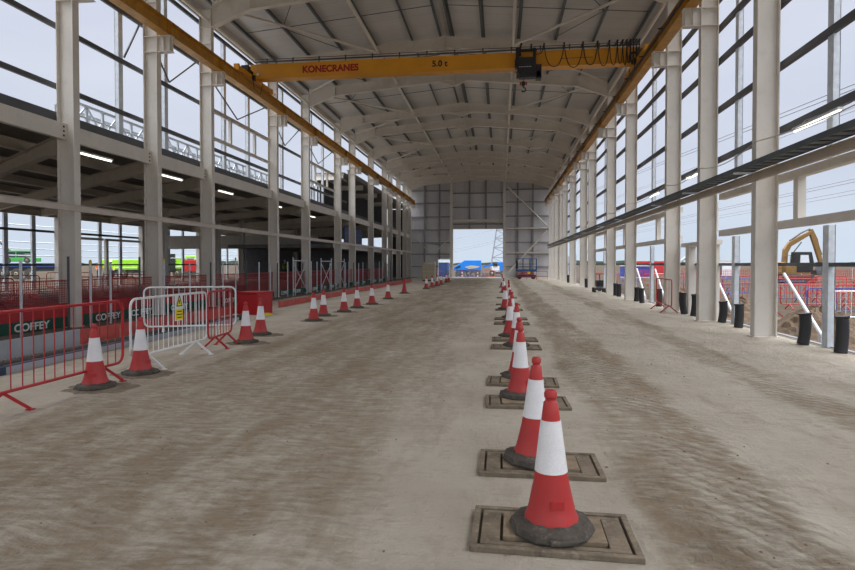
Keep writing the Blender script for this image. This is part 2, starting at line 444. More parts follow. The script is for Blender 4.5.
for i in range(1, len(FR)-1):
    if FR[i+1]-FR[i] < 3.5: continue
    ym = (FR[i]+FR[i+1])/2; m = MB()
    for hs in (0, 1):
        pts = [x for x in PX if (x < RIDGE) == (hs == 0)]
        m.tube([(x, ym, roof_z(x)-.14) for x in pts], .014, 6)
    x0, x1, x2 = PX[0], PX[1], PX[2]
    for hs in (1, -1):
        f = (lambda x: x) if hs == 1 else (lambda x: 2*RIDGE-x)
        m.tube([(f(x1), ym, roof_z(f(x1))-.16), (f(x2), FR[i+1]-.2, roof_z(f(x2))-.16)], .014, 6)
        m.tube([(f(x1), ym, roof_z(f(x1))-.16), (f(x2), FR[i]+.2, roof_z(f(x2))-.16)], .014, 6)
    tag(m.build('sag_rod', M['rail']), 'thin dark rod tying the purlins together in the %s roof bay' % ORD[i-1], 'rod', 'purlin sag rods')
struct(MB().box((-10.42, -8, 9.98), (-10.36, END, 10.42)).build('trim_4', M['roof_sheet']))
# eaves beams
for nm, x in (('left', LX-.1), ('right', RX+.1)):
    m = MB(); m.tube([(0, Y0, 0), (0, END-.1, 0)], .06, 10)
    tag(m.build('eaves_tube', M['steel'], smooth=True, loc=(x, 0, 9.62)), 'cream eaves tube along the top of the %s wall' % nm, 'eaves tube')

struct(MB().box((5.60, -8, 9.74), (5.66, END, 10.50)).build('trim_3', M['roof_sheet']))
# ------------------------------------------------------------------ end wall
DX0, DX1, DH = -5.22, .2, 5.28
SX0, SX1, SH = -6.85, -5.55, 1.95
w = MB(); yb0, yb1 = END+.05, END+.15
def wtop(x): return roof_z(x)
def wpan(x0, x1, z0, z1=None):
    if z1 is not None: w.box((x0, yb0, z0), (x1, yb1, z1)); return
    ps = [(x0, z0), (x1, z0), (x1, wtop(x1)), (x0, wtop(x0))]
    if x0 < RIDGE < x1: ps = [(x0, z0), (x1, z0), (x1, wtop(x1)), (RIDGE, wtop(RIDGE)), (x0, wtop(x0))]
    w.prism(ps, 'y', yb0, yb1)
wpan(-10.2, SX0, 0); wpan(SX0, SX1, SH); wpan(SX1, DX0, 0); wpan(DX0, DX1, DH); wpan(DX1, 5.6, 0)
wall_end = struct(w.build('wall_end', M['wall_sheet']))
def wz(py): return 1.45+(264-py)/570*62
rr = [190, 202.5, 216.4, 229.5, 242.5, 254.1, 266.7]
for py in rr:
    z = wz(py); m = MB()
    for a, b in ((-10.1, DX0), (DX1, 5.5)):
        if z < SH and a < -6: m.box((a, yb0-.16, z-.06), (SX0, yb0, z+.06)); continue
        m.box((a, yb0-.16, z-.06), (b, yb0, z+.06))
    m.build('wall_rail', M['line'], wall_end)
for z in (wz(193), wz(207), wz(224)):
    m = MB(); m.box((DX0, yb0-.16, z-.06), (DX1, yb0, z+.06)); m.build('wall_rail', M['line'], wall_end)
for px in (424.8, 439.6, 469.5, 485.9, 517.5, 532.6):
    x = (px-427.5)/570*61.6*.9917-8.0*1.0
    # lateral position on the wall plane
    t = math.tan(math.atan((px-427.5)/570)-PSI)*END; x = t
    z0 = DH if DX0 < x < DX1 else (SH if SX0 < x < SX1 else 0)
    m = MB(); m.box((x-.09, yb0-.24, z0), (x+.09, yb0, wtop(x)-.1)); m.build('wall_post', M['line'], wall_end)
for x in (DX0-.16, DX1+.16):
    m = MB(); m.ibeam((x, END-.42, 0), (x, END-.42, 10.5), .42, .26, up=(0,1,0))
    tag(m.build('door_post', M['steel']), 'cream steel post on the %s of the big end doorway' % ('left' if x < -2 else 'right'), 'post')
m = MB(); m.chan((DX0, END-.36, 6.12), (DX1, END-.36, 6.12), .34, .15)
tag(m.build('door_header', M['steel']), 'cream steel header beam above the big end doorway', 'beam')
m = MB(); m.box((DX0, END-.12, 5.25), (DX1, END+.05, 5.5))
tag(m.build('door_lintel', M['steel_grey']), 'dark grey lintel along the top edge of the big end doorway', 'lintel')
for a, b, lb in (((.62, 9.85), (4.85, 5.55), 'upper cream diagonal brace on the end wall right of the doorway'),
             ((4.85, 5.05), (.75, .5), 'lower cream diagonal brace on the end wall behind the scissor lift')):
    m = MB(); m.tube([(a[0], END-.4, a[1]), (b[0], END-.4, b[1])], .085, 10); tag(m.build('wall_brace', M['steel'], smooth=True), lb, 'brace')
m = MB(); m.tube([(.4, END-.4, 5.28), (4.85, END-.4, 5.28)], .09, 10); tag(m.build('wall_strut', M['steel'], smooth=True), 'level cream strut on the end wall between the two diagonal braces', 'strut')
m = MB(); m.box((.2, END-.45, 2.6), (5.0, END-.35, 2.74)); tag(m.build('wall_tie', M['steel']), 'pale horizontal rail crossing the end wall above the scissor lift', 'rail')
for s_ in (0, 1):
    m = MB(); a, b = ((-9.3, 4.3), (-8.1, 3.0)) if s_ == 0 else ((-6.9, 3.0), (-5.6, 4.3))
    m.tube([(a[0], END-.3, a[1]), (b[0], END-.3, b[1])], .05, 8)
    tag(m.build('corner_brace', M['steel_grey'], smooth=True), 'short dark diagonal brace low on the end wall, %s of the beige cabin' % ('left', 'right')[s_], 'brace')
m = MB(); m.box((SX0-.1, END-.12, SH), (SX1+.1, END+.02, SH+.16)); m.box((SX0-.12, END-.1, 0), (SX0, END+.02, SH)); m.box((SX1, END-.1, 0), (SX1+.1, END+.02, SH))
struct(m.build('trim_2', M['white']))

# ------------------------------------------------------------------ crane runways
for nm, x, s in (('left', -9.40, -1), ('right', 4.72, 1)):
    o = empty('crane_runway', 'long ochre yellow crane runway beam along the %s columns' % nm, 'crane runway', (x, Y0-.4, 7.90), 0, 'crane runways')
    m = MB(); m.ibeam((0, 0, .205), (0, 58.6, .205), .41, .29, .022, .014); m.build('runway_beam', M['crane_track'], o)
    m = MB(); m.box((-.03, 0, .41), (.03, 58.6, .455)); m.build('rail_bar', M['crane_track'], o)
    for y in FR:
        m = MB(); m.box((-.14, y-Y0+.4-.006, .022), (.14, y-Y0+.4+.006, .388)); m.build('web_stiffener', M['crane_track'], o)
# bus bar on the right runway
m = MB(); m.box((-.02, 0, 0), (.02, 54, .07))
for k in range(24): m.box((-.14, 1+k*2.2, .02), (.02, 1.05+k*2.2, .05))
tag(m.build('conductor_bar', M['black'], loc=(4.50, 7, 8.02)), 'dark conductor bar fixed along the right crane runway', 'conductor bar')

# ------------------------------------------------------------------ bridge crane
CY = 21.0
cr = empty('bridge_crane', 'yellow overhead bridge crane spanning the hall between the runways', 'crane', (0, CY, 8.40))
m = MB(); m.box((-9.5, -.17, .10), (4.86, .17, .62)); m.box((-9.5, -.21, .08), (4.86, .21, .11)); m.box((-9.5, -.19, .61), (4.86, .19, .635))
m.build('bridge_girder', M['crane'], cr)
for x in (-9.40, 4.72):
    m = MB(); m.box((x-.11, -1.45, .0), (x+.11, 1.45, .16)); m.box((x-.10, -1.55, .0), (x+.10, -1.45, .22)); m.box((x-.10, 1.45, .0), (x+.10, 1.55, .22))
    ec = m.build('end_carriage', M['crane'], cr, bevel=.01)
    for yy in (-1.2, 1.2):
        q = MB(); q.tube([(x-.06, yy, .06), (x+.06, yy, .06)], .10, 16); q.build('wheel', M['rail'], ec, smooth=True)
    i_ = 1 if x < 0 else -1
    q = MB(); q.box((x-.1, -.95, .16), (x+.16*i_, -.7, .36)); q.tube([(x, -.8, .28), (x, -.3, .28)], .085, 12); q.box((x+.12*i_, -.5, -.05), (x+.2*i_, -.35, .14)); q.build('drive_motor', M['black'], ec)
    q = MB(); q.tube([(x+.17*i_, -.6, .1), (x+.2*i_, -.5, -.35), (x+.17*i_, .1, -.42), (x+.17*i_, .35, .05)], .012, 6); q.build('motor_cable', M['black'], ec, smooth=True)
m = MB(); m.lathe([(.045, 0), (.05, .01), (.02, .02)], 12); lg = m.build('round_label', M['white'], cr, loc=(-9.2, -.175, .26)); lg.rotation_euler = (math.pi/2, 0, 0)
m = MB()
m.bar((-9.5, .25, .88), (4.9, .25, .88), .035, .05)
m.bar((-9.5, .25, .97), (4.9, .25, .97), .02, .02)
for k in range(14):
    x = -9.0+k*1.04; m.bar((x, .25, .86), (x, .25, 1.0), .05, .04); m.bar((x, .18, .55), (x, .25, .88), .03, .03)
m.build('festoon_track', M['rail'], cr)
fx = [1.05, 1.5, 2.2, 2.85, 3.35, 3.75, 4.02, 4.2, 4.34, 4.46, 4.56, 4.66, 4.76]
for a, b in zip(fx[:-1], fx[1:]):
    m = MB(); d = .86+random.uniform(-.05, .06)
    if a == 1.05: d = .36
    pts = []
    for k in range(19):
        u = k/18; w_ = (2*u-1); pts.append((a+(b-a)*(.5+.5*w_*(1+.25*(1-w_*w_))), -.26+.03*math.sin(u*9), .86-d*(1-abs(w_)**2.2)))
    m.tube(pts, .016, 6); m.build('festoon_cable', M['black'], cr, smooth=True)
for x in fx:
    m = MB(); m.box((x-.03, -.28, .84), (x+.03, .27, .88)); m.build('cable_trolley', M['black'], cr)
m = MB(); m.tube([(4.55+.16*math.cos(k*.5), -.3-.004*k, .22+.16*math.sin(k*.5)) for k in range(34)], .02, 6); m.build('cable_coil', M['black'], cr, smooth=True)
letters('maker_lettering', 'KONECRANES', .3, M['red_letter'], cr, (-6.35, -.173, .375), (math.pi/2, 0, 0), .003, .013, (2.16, .27))
letters('load_lettering', '5.0 t', .3, M['black_letter'], cr, (-2.23, -.173, .37), (math.pi/2, 0, 0), .003, .010, (.57, .23))
m = MB(); m.box((2.1, -.176, .34), (3.2, -.17, .36)); m.build('rating_strip', M['rail'], cr)
# hoist trolley
m = MB(); m.box((.55, -.55, -.20), (1.2, -.18, .33)); m.box((.47, -.5, .02), (.55, -.2, .28)); m.box((1.2, -.5, -.42), (1.40, -.2, .08)); m.box((.62, -.5, -.36), (1.38, -.2, -.15))
m.box((.5, -.3, .635), (1.25, .3, .68)); m.box((.55, .22, -.1), (1.2, .5, .68)); m.box((.5, -.5, .33), (.62, -.3, .70)); m.box((1.1, -.5, .33), (1.2, -.3, .66)); m.tube([(.66, -.45, .4), (.63, -.45, .62), (.7, -.42, .86)], .04, 8)
ho = m.build('hoist', M['black'], cr, bevel=.015)
m = MB()
for k in range(8): m.box((.62+k*.055, -.556, -.02), (.65+k*.055, -.55, .0))
m.build('hoist_label', M['white_letter'], ho)
m = MB(); m.box((.71, -.41, -.62), (.83, -.29, -.48)); m.tube([(.78, -.35, -.25), (.78, -.35, -.48)], .012, 6)
m.build('hook_block', M['black'], ho)
m = MB()
for x in (.67, .87): m.box((x-.03, -.42, -.58), (x+.03, -.28, -.5))
m.build('hook_block_cheek', M['cone_red'], ho)
m = MB(); pts = [(.78, -.35, -.62), (.78, -.35, -.68)]+[(.78+.075*math.sin(a), -.35, -.755+.075*math.cos(a)) for a in [k*.35 for k in range(0, 13)]]
m.tube(pts, .022, 8); m.build('hook', M['black'], ho, smooth=True)

# ------------------------------------------------------------------ side wall rails, studs, ties
lz = [5.56, 6.95, 8.3, 9.68]
for i, z in enumerate(lz):
    m = MB(); m.chan((0, Y0, 0), (0, 37.0 if i < 2 else END-.2, 0), .115, .07, side=-1)
    tag(m.build('cladding_rail', M['rail'], loc=(-10.19, 0, z)), 'dark grey cladding rail along the left wall, %s up from the mezzanine' % ORD[i], 'rail', 'left wall cladding rails')
rz = [1.44, 4.15, 5.45, 6.70, 7.55, 8.32, 9.66]
for i, z in enumerate(rz):
    m = MB(); h = .07 if i == 0 else .135; m.chan((0, Y0, 0), (0, END-.2, 0), h, .08, side=1)
    tag(m.build('cladding_rail', M['rail'] if i else M['purlin'], loc=(5.58, 0, z)), 'dark grey cladding rail along the right wall, %s up from the floor' % ORD[i], 'rail', 'right wall cladding rails')
def stud(x, y, z0, z1, label, grp):
    m = MB(); fl_ = x < 0
    m.box((-.05, -.09, 0), (-.035, .09, z1-z0)); m.box((-.035, -.09, 0), (.06, -.078, z1-z0)); m.box((-.035, .078, 0), (.06, .09, z1-z0))
    m.box((.05, -.09, 0), (.06, -.03, z1-z0)); m.box((.05, .03, 0), (.06, .09, z1-z0))
    if fl_: m.v = [(-p[0], p[1], p[2]) for p in m.v]
    return tag(m.build('galvanised_stud', M['galv'], loc=(x, y, z0)), label, 'stud', grp)
bays = [(FR[i], FR[i+1]) for i in range(len(FR)-1)]
for i, (a, b) in enumerate(bays):
    ys = [10.67] if i == 0 else ([a+(b-a)*.36, a+(b-a)*.72] if b-a > 5 else [a+(b-a)*.82 if i == 1 else (a+b)/2])
    for k, y in enumerate(ys):
        wh = '' if len(ys) == 1 else (', nearer of two' if k == 0 else ', farther of two')
        stud(5.62, y, .0, 2.12, 'short galvanised stud below the white frame beam, %s right-hand bay%s' % (ORD[i], wh), 'lower right wall studs')
        stud(5.66, y, 3.22, 9.7, 'tall galvanised stud in the upper right wall, %s bay%s' % (ORD[i], wh), 'upper right wall studs')
        yl = {0: 9.6, 1: 14.38, 2: 16.5}.get(i, y)
        if i < 7: stud(-10.3, yl, 4.95, 9.7, 'tall galvanised stud in the upper left wall, %s bay%s' % (ORD[i], wh), 'upper left wall studs')
# dark V braces in the left wall
for i, (a, b) in enumerate(bays[:6]):
    if i == 0: continue
    yl = {0: 9.6, 1: 14.38, 2: 16.5}.get(i, (a+b)/2)
    m = MB()
    for ye in ((b-.12,) if i == 1 else (a+.12, b-.12)): m.bar((-10.15, yl, 7.05), (-10.15, ye, 8.25), .03, .045)
    tag(m.build('wall_bracing', M['rail']), 'thin dark V shaped bracing in the left wall, %s bay' % ORD[i], 'brace', 'left wall V braces')
for nm, x, z in (('left', LX+.045, 2.72), ('right', RX-.05, 3.16)):
    m = MB(); m.chan((0, Y0, 0), (0, END-.3, 0), .14, .09, .014, side=1 if nm == 'right' else -1)
    m.box((-.045, Y0, .058), (.045, END-.3, .07))
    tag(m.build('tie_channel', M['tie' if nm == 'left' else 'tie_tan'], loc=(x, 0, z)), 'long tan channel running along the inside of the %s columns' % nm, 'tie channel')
# cable tray
ct = empty('cable_tray', 'grey metal cable tray running along the right columns above the tan channel', 'cable tray', (4.76, Y0, 3.26))
m = MB(); m.box((-.16, 0, 0), (-.148, 55.5, .10)); m.box((.148, 0, 0), (.16, 55.5, .10)); m.build('side_rail', M['purlin'], ct)
m = MB()
for k in range(180): m.box((-.15, k*.31, .01), (.15, k*.31+.17, .022))
m.build('tray_bed', M['purlin'], ct)
for i, y in enumerate(FR[1:]):
    m = MB(); m.box((-.2, y-Y0-.02, -.035), (.24, y-Y0+.02, 0)); m.build('bracket_arm', M['galv'], ct)
m = MB()
for k in range(5): m.tube([(-.11+k*.05, 0, .035), (-.11+k*.05, 55.5, .035)], .014, 6)
m.build('cable_bundle', M['black'], ct)
# thin yellowish cable slung between the right columns
m = MB(); pts = []
for a, b in bays[:7]:
    for k in range(8):
        u = k/8; pts.append((4.97, a+(b-a)*u, 3.86-.16*math.sin(math.pi*u)))
m.tube(pts, .011, 6); tag(m.build('slung_cable', M['tie'], smooth=True), 'thin tan cable slung from column to column on the right', 'cable')
# white frame members of the right wall
for i, (z, lb) in enumerate(((3.125, 'upper'), (2.215, 'lower'))):
    for k, (ya, yb, nm) in enumerate(((Y0, 15.1, 'nearest the camera'), (18.4, 37, 'beyond the third column'))):
        m = MB(); m.box((-.07, ya, -.075), (.07, yb, .075))
        tag(m.build('frame_beam', M['steel'], loc=(5.47, 0, z)), '%s white frame beam between the right columns, stretch %s' % (lb, nm), 'beam', 'right wall frame beams')
for i, y in enumerate((11.35, 15.6, 20.9, 26.3, 31.0)):
    m = MB(); m.box((-.07, -.085, 0), (.07, .085, .76)); tag(m.build('frame_post', M['steel'], loc=(5.47, y, 2.29)), 'short white post between the two frame beams, %s along the right wall' % ORD[i], 'post', 'right wall frame posts')
# doorway frame between the second and third right columns
m = MB(); m.box((-.1, -1.35, 1.95), (.1, 1.35, 2.07)); m.box((-.1, .62, 0), (.1, .92, 1.95)); m.box((-.1, -1.2, 0), (.1, -1.12, 1.95))
tag(m.build('side_door_frame', M['steel'], loc=(5.5, 16.75, 0)), 'cream door frame between the second and third right columns', 'door frame')
# base channel of the right wall
m = MB(); m.chan((0, Y0, 0), (0, END-.3, 0), .12, .1, side=1); tag(m.build('base_channel', M['line'], loc=(5.62, 0, -.03)), 'galvanised channel along the foot of the right wall', 'channel')
# push pull props outside
for i, (y, ) in enumerate(((11.5,), (15.55,), (21.7,), (24.7,))):
    m = MB(); m.tube([(0, 0, 0), (0, 1.45, 1.12)], .035, 10); m.box((-.04, -.06, -.34), (.04, .06, .02))
    tag(m.build('wall_prop', M['white'], smooth=True, loc=(5.95, y, .12)), 'slanting white prop tube outside the right wall, %s from the camera' % ORD[i], 'prop', 'white wall props')

# ------------------------------------------------------------------ black pipe stubs
def stub(x, y, h, lab, lean, r=.095):
    m = MB(); prof = []; k = 0; z = 0; n = 26; pts = []; rad = []
    for k in range(n+1):
        u = k/n; pts.append((lean*math.sin(u*2.2)*.13, .02*u, h*u)); rad.append(r*(1.02 if k % 2 else .975))
    rad[-1] = r*1.12; rad[-2] = r*1.12
    m.tube(pts, rad, 16); o = m.build('pipe_stub', M['pipe'], smooth=True, loc=(x, y, 0))
    return tag(o, lab, 'pipe', 'black pipe stubs along the right wall')
ST = [(5.49, 10.05, .60, .25), (5.37, 10.98, .57, .4), (5.36, 13.75, .54, .2), (5.42, 14.9, .53, .35), (5.30, 16.6, .62, .4), (5.27, 17.3, .62, -.4), (5.35, 20.3, .6, .1), (5.2, 22.0, .55, -.2), (5.2, 22.9, .55, .2),
      (5.2, 26.2, .56, .1), (5.2, 27.0, .56, .1), (5.2, 31.2, .5, 0), (5.2, 36.0, .55, 0), (5.2, 43.5, .6, .1), (5.2, 45.5, .6, 0)]
for i, (x, y, h, ln) in enumerate(ST): stub(x, y, h, 'black corrugated pipe stub standing on the floor, %s from the camera along the right wall' % ORD[i], ln)
# small black machine by the columns
o = empty('plate_compactor', 'small black wheeled machine by the right columns', 'machine', (5.0, 30.2, 0))
m = MB(); m.box((-.2, -.4, .12), (.25, .4, .22)); m.box((-.15, -.2, .3), (.2, .25, .62)); m.build('engine', M['black'], o, bevel=.02)
m = MB(); m.tube([(0, -.3, .4), (-.1, -.75, .95)], .02, 8); m.tube([(-.3, -.75, .95), (.1, -.75, .95)], .02, 8); m.build('handle', M['black'], o)
for a in (-.25, .25):
    for b in (-.3, .3):
        m = MB(); m.tube([(a-.04, b, .12), (a+.04, b, .12)], .12, 14); m.build('wheel', M['rubber'], o, smooth=True)
m = MB(); m.box((-.1, -.15, .22), (.15, .15, .3)); m.build('mount', M['grey_sheet'], o)

# ------------------------------------------------------------------ lights
def lamp(x, y, z, ln, label, grp, rot=0):
    o = empty('fluorescent_lamp', label, 'lamp', (x, y, z), rot, grp)
    m = MB(); m.box((-.045, -ln/2, .0), (.045, ln/2, .04)); m.build('lamp_body', M['white'], o)
    m = MB(); m.tube([(0, -ln/2+.02, -.02), (0, ln/2-.02, -.02)], .024, 8); m.build('tube', M['tube_light'], o, smooth=True)
    return o
for i, (x, y) in enumerate(((-10.35, 13.4), (-10.4, 16.85), (-10.5, 20.6), (-10.6, 25.7), (-10.9, 31.6))):
    lamp(x+.1, y, 4.19, 1.15 if i < 3 else 1.4, 'lit strip lamp under the left mezzanine edge, %s from the camera' % ORD[i], 'strip lamps under the mezzanine')
for i, (y, z) in enumerate(((10.3, 3.84), (16.4, 3.87), (20.4, 3.83))):
    o = lamp(5.2, y, z, 1.4 if i == 0 else 1.1, 'lit strip lamp hung on the right wall, %s from the camera' % ORD[i], 'strip lamps on the right wall')
    m = MB(); m.tube([(.0, .45, .04), (.08, .5, .12), (.35, .5, .22)], .012, 6); m.tube([(0, -.3, .04), (.35, -.35, .2)], .012, 6); m.build('lamp_bracket', M['rail'], o)

# ------------------------------------------------------------------ left mezzanine building
MX0 = -25.6
m = MB(); m.box((MX0-.4, -6, 4.66), (-10.30, END, 4.92)); struct(m.build('ceiling_mezzanine', M['deck']))  # near end carried on unseen behind the camera for its effect on the light
m = MB()
for k in range(52): pass
for i, (a, b) in enumerate(bays):
    m = MB(); m.chan((0, a+.02, 0), (0, b-.02, 0), .36, .12, .015, side=-1)
    eb = m.build('edge_beam', M['steel'], loc=(-9.9, 0, 4.48))
    for hz in (-.1, 0, .1):
        q = MB(); q.box((.007, b-.14, hz-.02), (.02, b-.10, hz+.02)); q.build('bolt', M['black'], eb)
    tag(eb, 'cream mezzanine edge beam bolted between left columns, %s bay' % ORD[i], 'beam', 'mezzanine edge beams')
    m = MB(); m.chan((0, a, 0), (0, b, 0), .28, .06, .012, side=-1)
    tag(m.build('deck_edge', M['rail'], loc=(-10.14, 0, 4.80)), 'dark grey deck edge strip above the mezzanine beam, %s bay' % ORD[i], 'edge strip', 'mezzanine deck edges')
for k, x in enumerate((-12.4, -14.8, -17.4, -20.0, -22.8, -25.4)):
    m = MB(); m.ibeam((0, Y0-2, 0), (0, END, 0), .26, .19); tag(m.build('floor_beam', M['steel'], loc=(x, 0, 4.525)), 'cream floor beam running lengthwise under the mezzanine, %s in from the hall' % ORD[k], 'beam', 'lengthwise mezzanine beams')
for i, y in enumerate([-4.6, .9]+FR[:-2]):
    m = MB(); m.ibeam((-25.3, 10.4, 0), (-10.05, .05, 0), .36, .2); tag(m.build('cross_beam', M['steel_grey'], loc=(0, y, 4.26)), 'grey skewed cross beam under the mezzanine starting at the %s column line' % ORD[i], 'beam', 'mezzanine cross beams')
for i, y in enumerate((22.4, 30.1, 37.8, 45.5, 53.2)):
    m = MB(); m.ibeam((0, 0, .0), (0, 0, 4.1), .45, .3, up=(0,1,0)); tag(m.build('mezzanine_column', M['steel'], loc=(-25.4, y, 0)), 'cream column on the far facade under the mezzanine, %s from the left' % ORD[i], 'column', 'outer mezzanine columns')
for k, (x, y) in enumerate(((-17.6, 28.0), (-17.6, 33.75), (-17.6, 37.1), (-17.6, 42.6), (-17.6, 47.5))):
    m = MB(); m.ibeam((0, 0, 0), (0, 0, 4.39), .32, .3, up=(1,0,0)); tag(m.build('mezzanine_column', M['steel'], loc=(x, y, 0)), 'cream column standing mid floor under the mezzanine, %s from the camera' % ORD[k], 'column', 'inner mezzanine columns')
# outer glazed framing (unglazed grid) of the mezzanine building
m = MB(); m.box((-25.6, -6, 4.12), (-25.4, 61, 4.64)); tag(m.build('facade_header', M['steel_grey']), 'long grey header beam along the top of the far left facade', 'beam')
k = 0
for y in (24.9, 26.8, 28.6, 32.0, 33.9, 35.9, 39.7, 41.6, 43.6, 47.4, 49.3, 51.2, 55, 57):
    m = MB(); m.box((-.05, -.13, 0), (.05, .13, 4.6)); tag(m.build('window_mullion', M['galv'], loc=(-25.75, y, 0)), 'pale galvanised mullion of the far left facade, %s from the left' % ORD[k], 'mullion', 'far left facade mullions'); k += 1
for i, (z, h, x) in enumerate(((1.4, .1, -25.62), (3.3, .13, -25.62))):
    m = MB(); m.box((-.05, 20, -h/2), (.05, 59, h/2)); tag(m.build('facade_rail', M['rail'], loc=(x, 0, z)), 'dark rail along the far left facade, %s of two' % ('lower', 'upper')[i], 'rail', 'far left facade rails')
for i, z in enumerate((1.95, 2.35, 2.75, 3.75)):
    m = MB(); m.tube([(0, 18, 0), (0, 62, 0)], .03, 6); tag(m.build('scaffold_rail', M['galv'], smooth=True, loc=(-28.0, 0, z)), 'thin scaffold rail outside the far left facade, %s up from the ground' % ORD[i], 'rail', 'scaffold rails outside the facade')
for i, (a, b) in enumerate(((30.5, 33.8), (34.0, 37.5))):
    m = MB(); m.box((-.06, 0, 2.95), (.06, b-a, 3.1)); m.box((-.08, 0, 0), (.08, .22, 2.95)); tag(m.build('facade_door_frame', M['steel'], loc=(-25.45, a, 0)), 'cream door frame in the far left facade, %s of two' % ('left', 'right')[i], 'door frame', 'facade door frames')
# walls deeper in, with the rooms' shade put into a near-black colour
def dwall(nm, a, b): return struct(MB().box(a, b).build(nm, M['shade_wall']))
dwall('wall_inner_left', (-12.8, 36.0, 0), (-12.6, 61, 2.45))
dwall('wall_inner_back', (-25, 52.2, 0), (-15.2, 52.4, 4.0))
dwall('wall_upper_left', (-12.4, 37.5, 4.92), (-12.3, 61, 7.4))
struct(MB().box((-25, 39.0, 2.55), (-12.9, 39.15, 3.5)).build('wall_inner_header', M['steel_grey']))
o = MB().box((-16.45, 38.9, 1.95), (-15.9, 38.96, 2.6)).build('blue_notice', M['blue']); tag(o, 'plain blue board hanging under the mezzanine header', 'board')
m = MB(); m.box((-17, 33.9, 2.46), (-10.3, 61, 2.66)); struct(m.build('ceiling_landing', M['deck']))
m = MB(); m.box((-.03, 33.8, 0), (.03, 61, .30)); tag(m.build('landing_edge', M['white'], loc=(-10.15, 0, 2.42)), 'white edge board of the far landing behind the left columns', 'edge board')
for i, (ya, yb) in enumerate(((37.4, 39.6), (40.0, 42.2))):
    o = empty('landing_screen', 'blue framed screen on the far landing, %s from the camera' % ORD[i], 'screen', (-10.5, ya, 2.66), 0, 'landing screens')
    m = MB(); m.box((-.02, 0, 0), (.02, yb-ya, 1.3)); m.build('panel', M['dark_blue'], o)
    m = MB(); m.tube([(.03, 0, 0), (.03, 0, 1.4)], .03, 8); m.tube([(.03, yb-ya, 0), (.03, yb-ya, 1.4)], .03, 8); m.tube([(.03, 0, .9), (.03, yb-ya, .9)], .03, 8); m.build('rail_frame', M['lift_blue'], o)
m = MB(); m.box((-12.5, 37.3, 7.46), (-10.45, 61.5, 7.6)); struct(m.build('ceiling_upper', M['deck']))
dwall('wall_sky_stop_left', (-12.25, 61.6, 0), (-10.2, 61.75, 7.4))  # added wall: shuts out the sky so the far bays stay dark
m = MB(); m.chan((0, 37.3, 0), (0, 61.5, 0), .34, .1, side=-1); tag(m.build('upper_edge_beam', M['rail'], loc=(-10.2, 0, 7.58)), 'dark grey edge beam of the upper storey behind the far left columns', 'beam')
for i, y in enumerate((37.1, 42.6, 47.5, 54.4)):
    m = MB(); m.ibeam((-12.28, 0, 0), (-10.45, 0, 0), .36, .18); tag(m.build('upper_cross_beam', M['steel'], loc=(0, y, 7.25)), 'cream cross beam under the upper storey roof, %s from the camera' % ORD[i], 'beam', 'upper storey cross beams')
# blue membrane strip
m = MB(); m.box((-12.55, 36.2, 0), (-12.5, 50, .34)); tag(m.build('membrane_strip', M['dark_blue'], loc=(0, 0, 2.72)), 'blue membrane strip deep inside the left building', 'strip')
# plant screen lattice trusses on the mezzanine deck
for k, x in enumerate((-11.0, -11.7, -12.6, -13.6, -15.0, -16.6)):
    y0, y1, z0, z1 = 13.4+k*.35, 27.2, 0, .74
    m = MB(); m.bar((0, y0, z1), (0, y1, z1), .06, .06); m.bar((0, y0, .04), (0, y1, .04), .06, .06); m.bar((0, y0, .42), (0, y1, .42), .04, .04)
    yy = y0; up = True
    while yy < y1-.7:
        m.bar((0, yy, .06 if up else z1), (0, yy+.62, z1 if up else .06), .035, .035); m.bar((0, yy, .01), (0, yy, z1), .05, .07); yy += .62; up = not up
    tag(m.build('lattice_truss', M['galv'], loc=(x, 0, 4.92)), 'galvanised lattice screen standing on the mezzanine deck, %s back from the hall' % ORD[k], 'truss', 'lattice screens on the deck')
for k, y in enumerate((29.4, 30.5, 31.6)):
    m = MB(); m.tube([(0, 0, 0), (0, 0, 1.0), (0, .1, 1.1), (0, .8, 1.1), (0, .9, 1.0), (0, .9, 0)], .05, 8); tag(m.build('guard_hoop', M['galv'], smooth=True, loc=(-10.6, y, 4.92)), 'white tubular guard hoop on the mezzanine deck, %s from the camera' % ORD[k], 'hoop', 'guard hoops on the deck')
# white intermediate rails with short posts (window framing, upper left)
for k, (a, b) in enumerate(((18.4, 23.8), (28.1, 33.65))):
    o = empty('window_subframe', 'cream window framing in the upper left wall, %s' % ('behind the crane end', 'beyond the crane')[k], 'frame', (-10.0, a, 6.55), 0, 'upper left window framing')
    m = MB(); m.box((-.05, 0, .2), (.05, b-a, .32)); m.build('frame_rail', M['tie'], o)
    m = MB(); m.box((-.05, 0, -.75), (.05, b-a, -.65)); m.build('frame_rail', M['steel'], o)
    for q in (.33, .72):
        m = MB(); m.box((-.05, (b-a)*q-.06, -.65), (.05, (b-a)*q+.06, .2)); m.build('frame_stud', M['steel'], o)
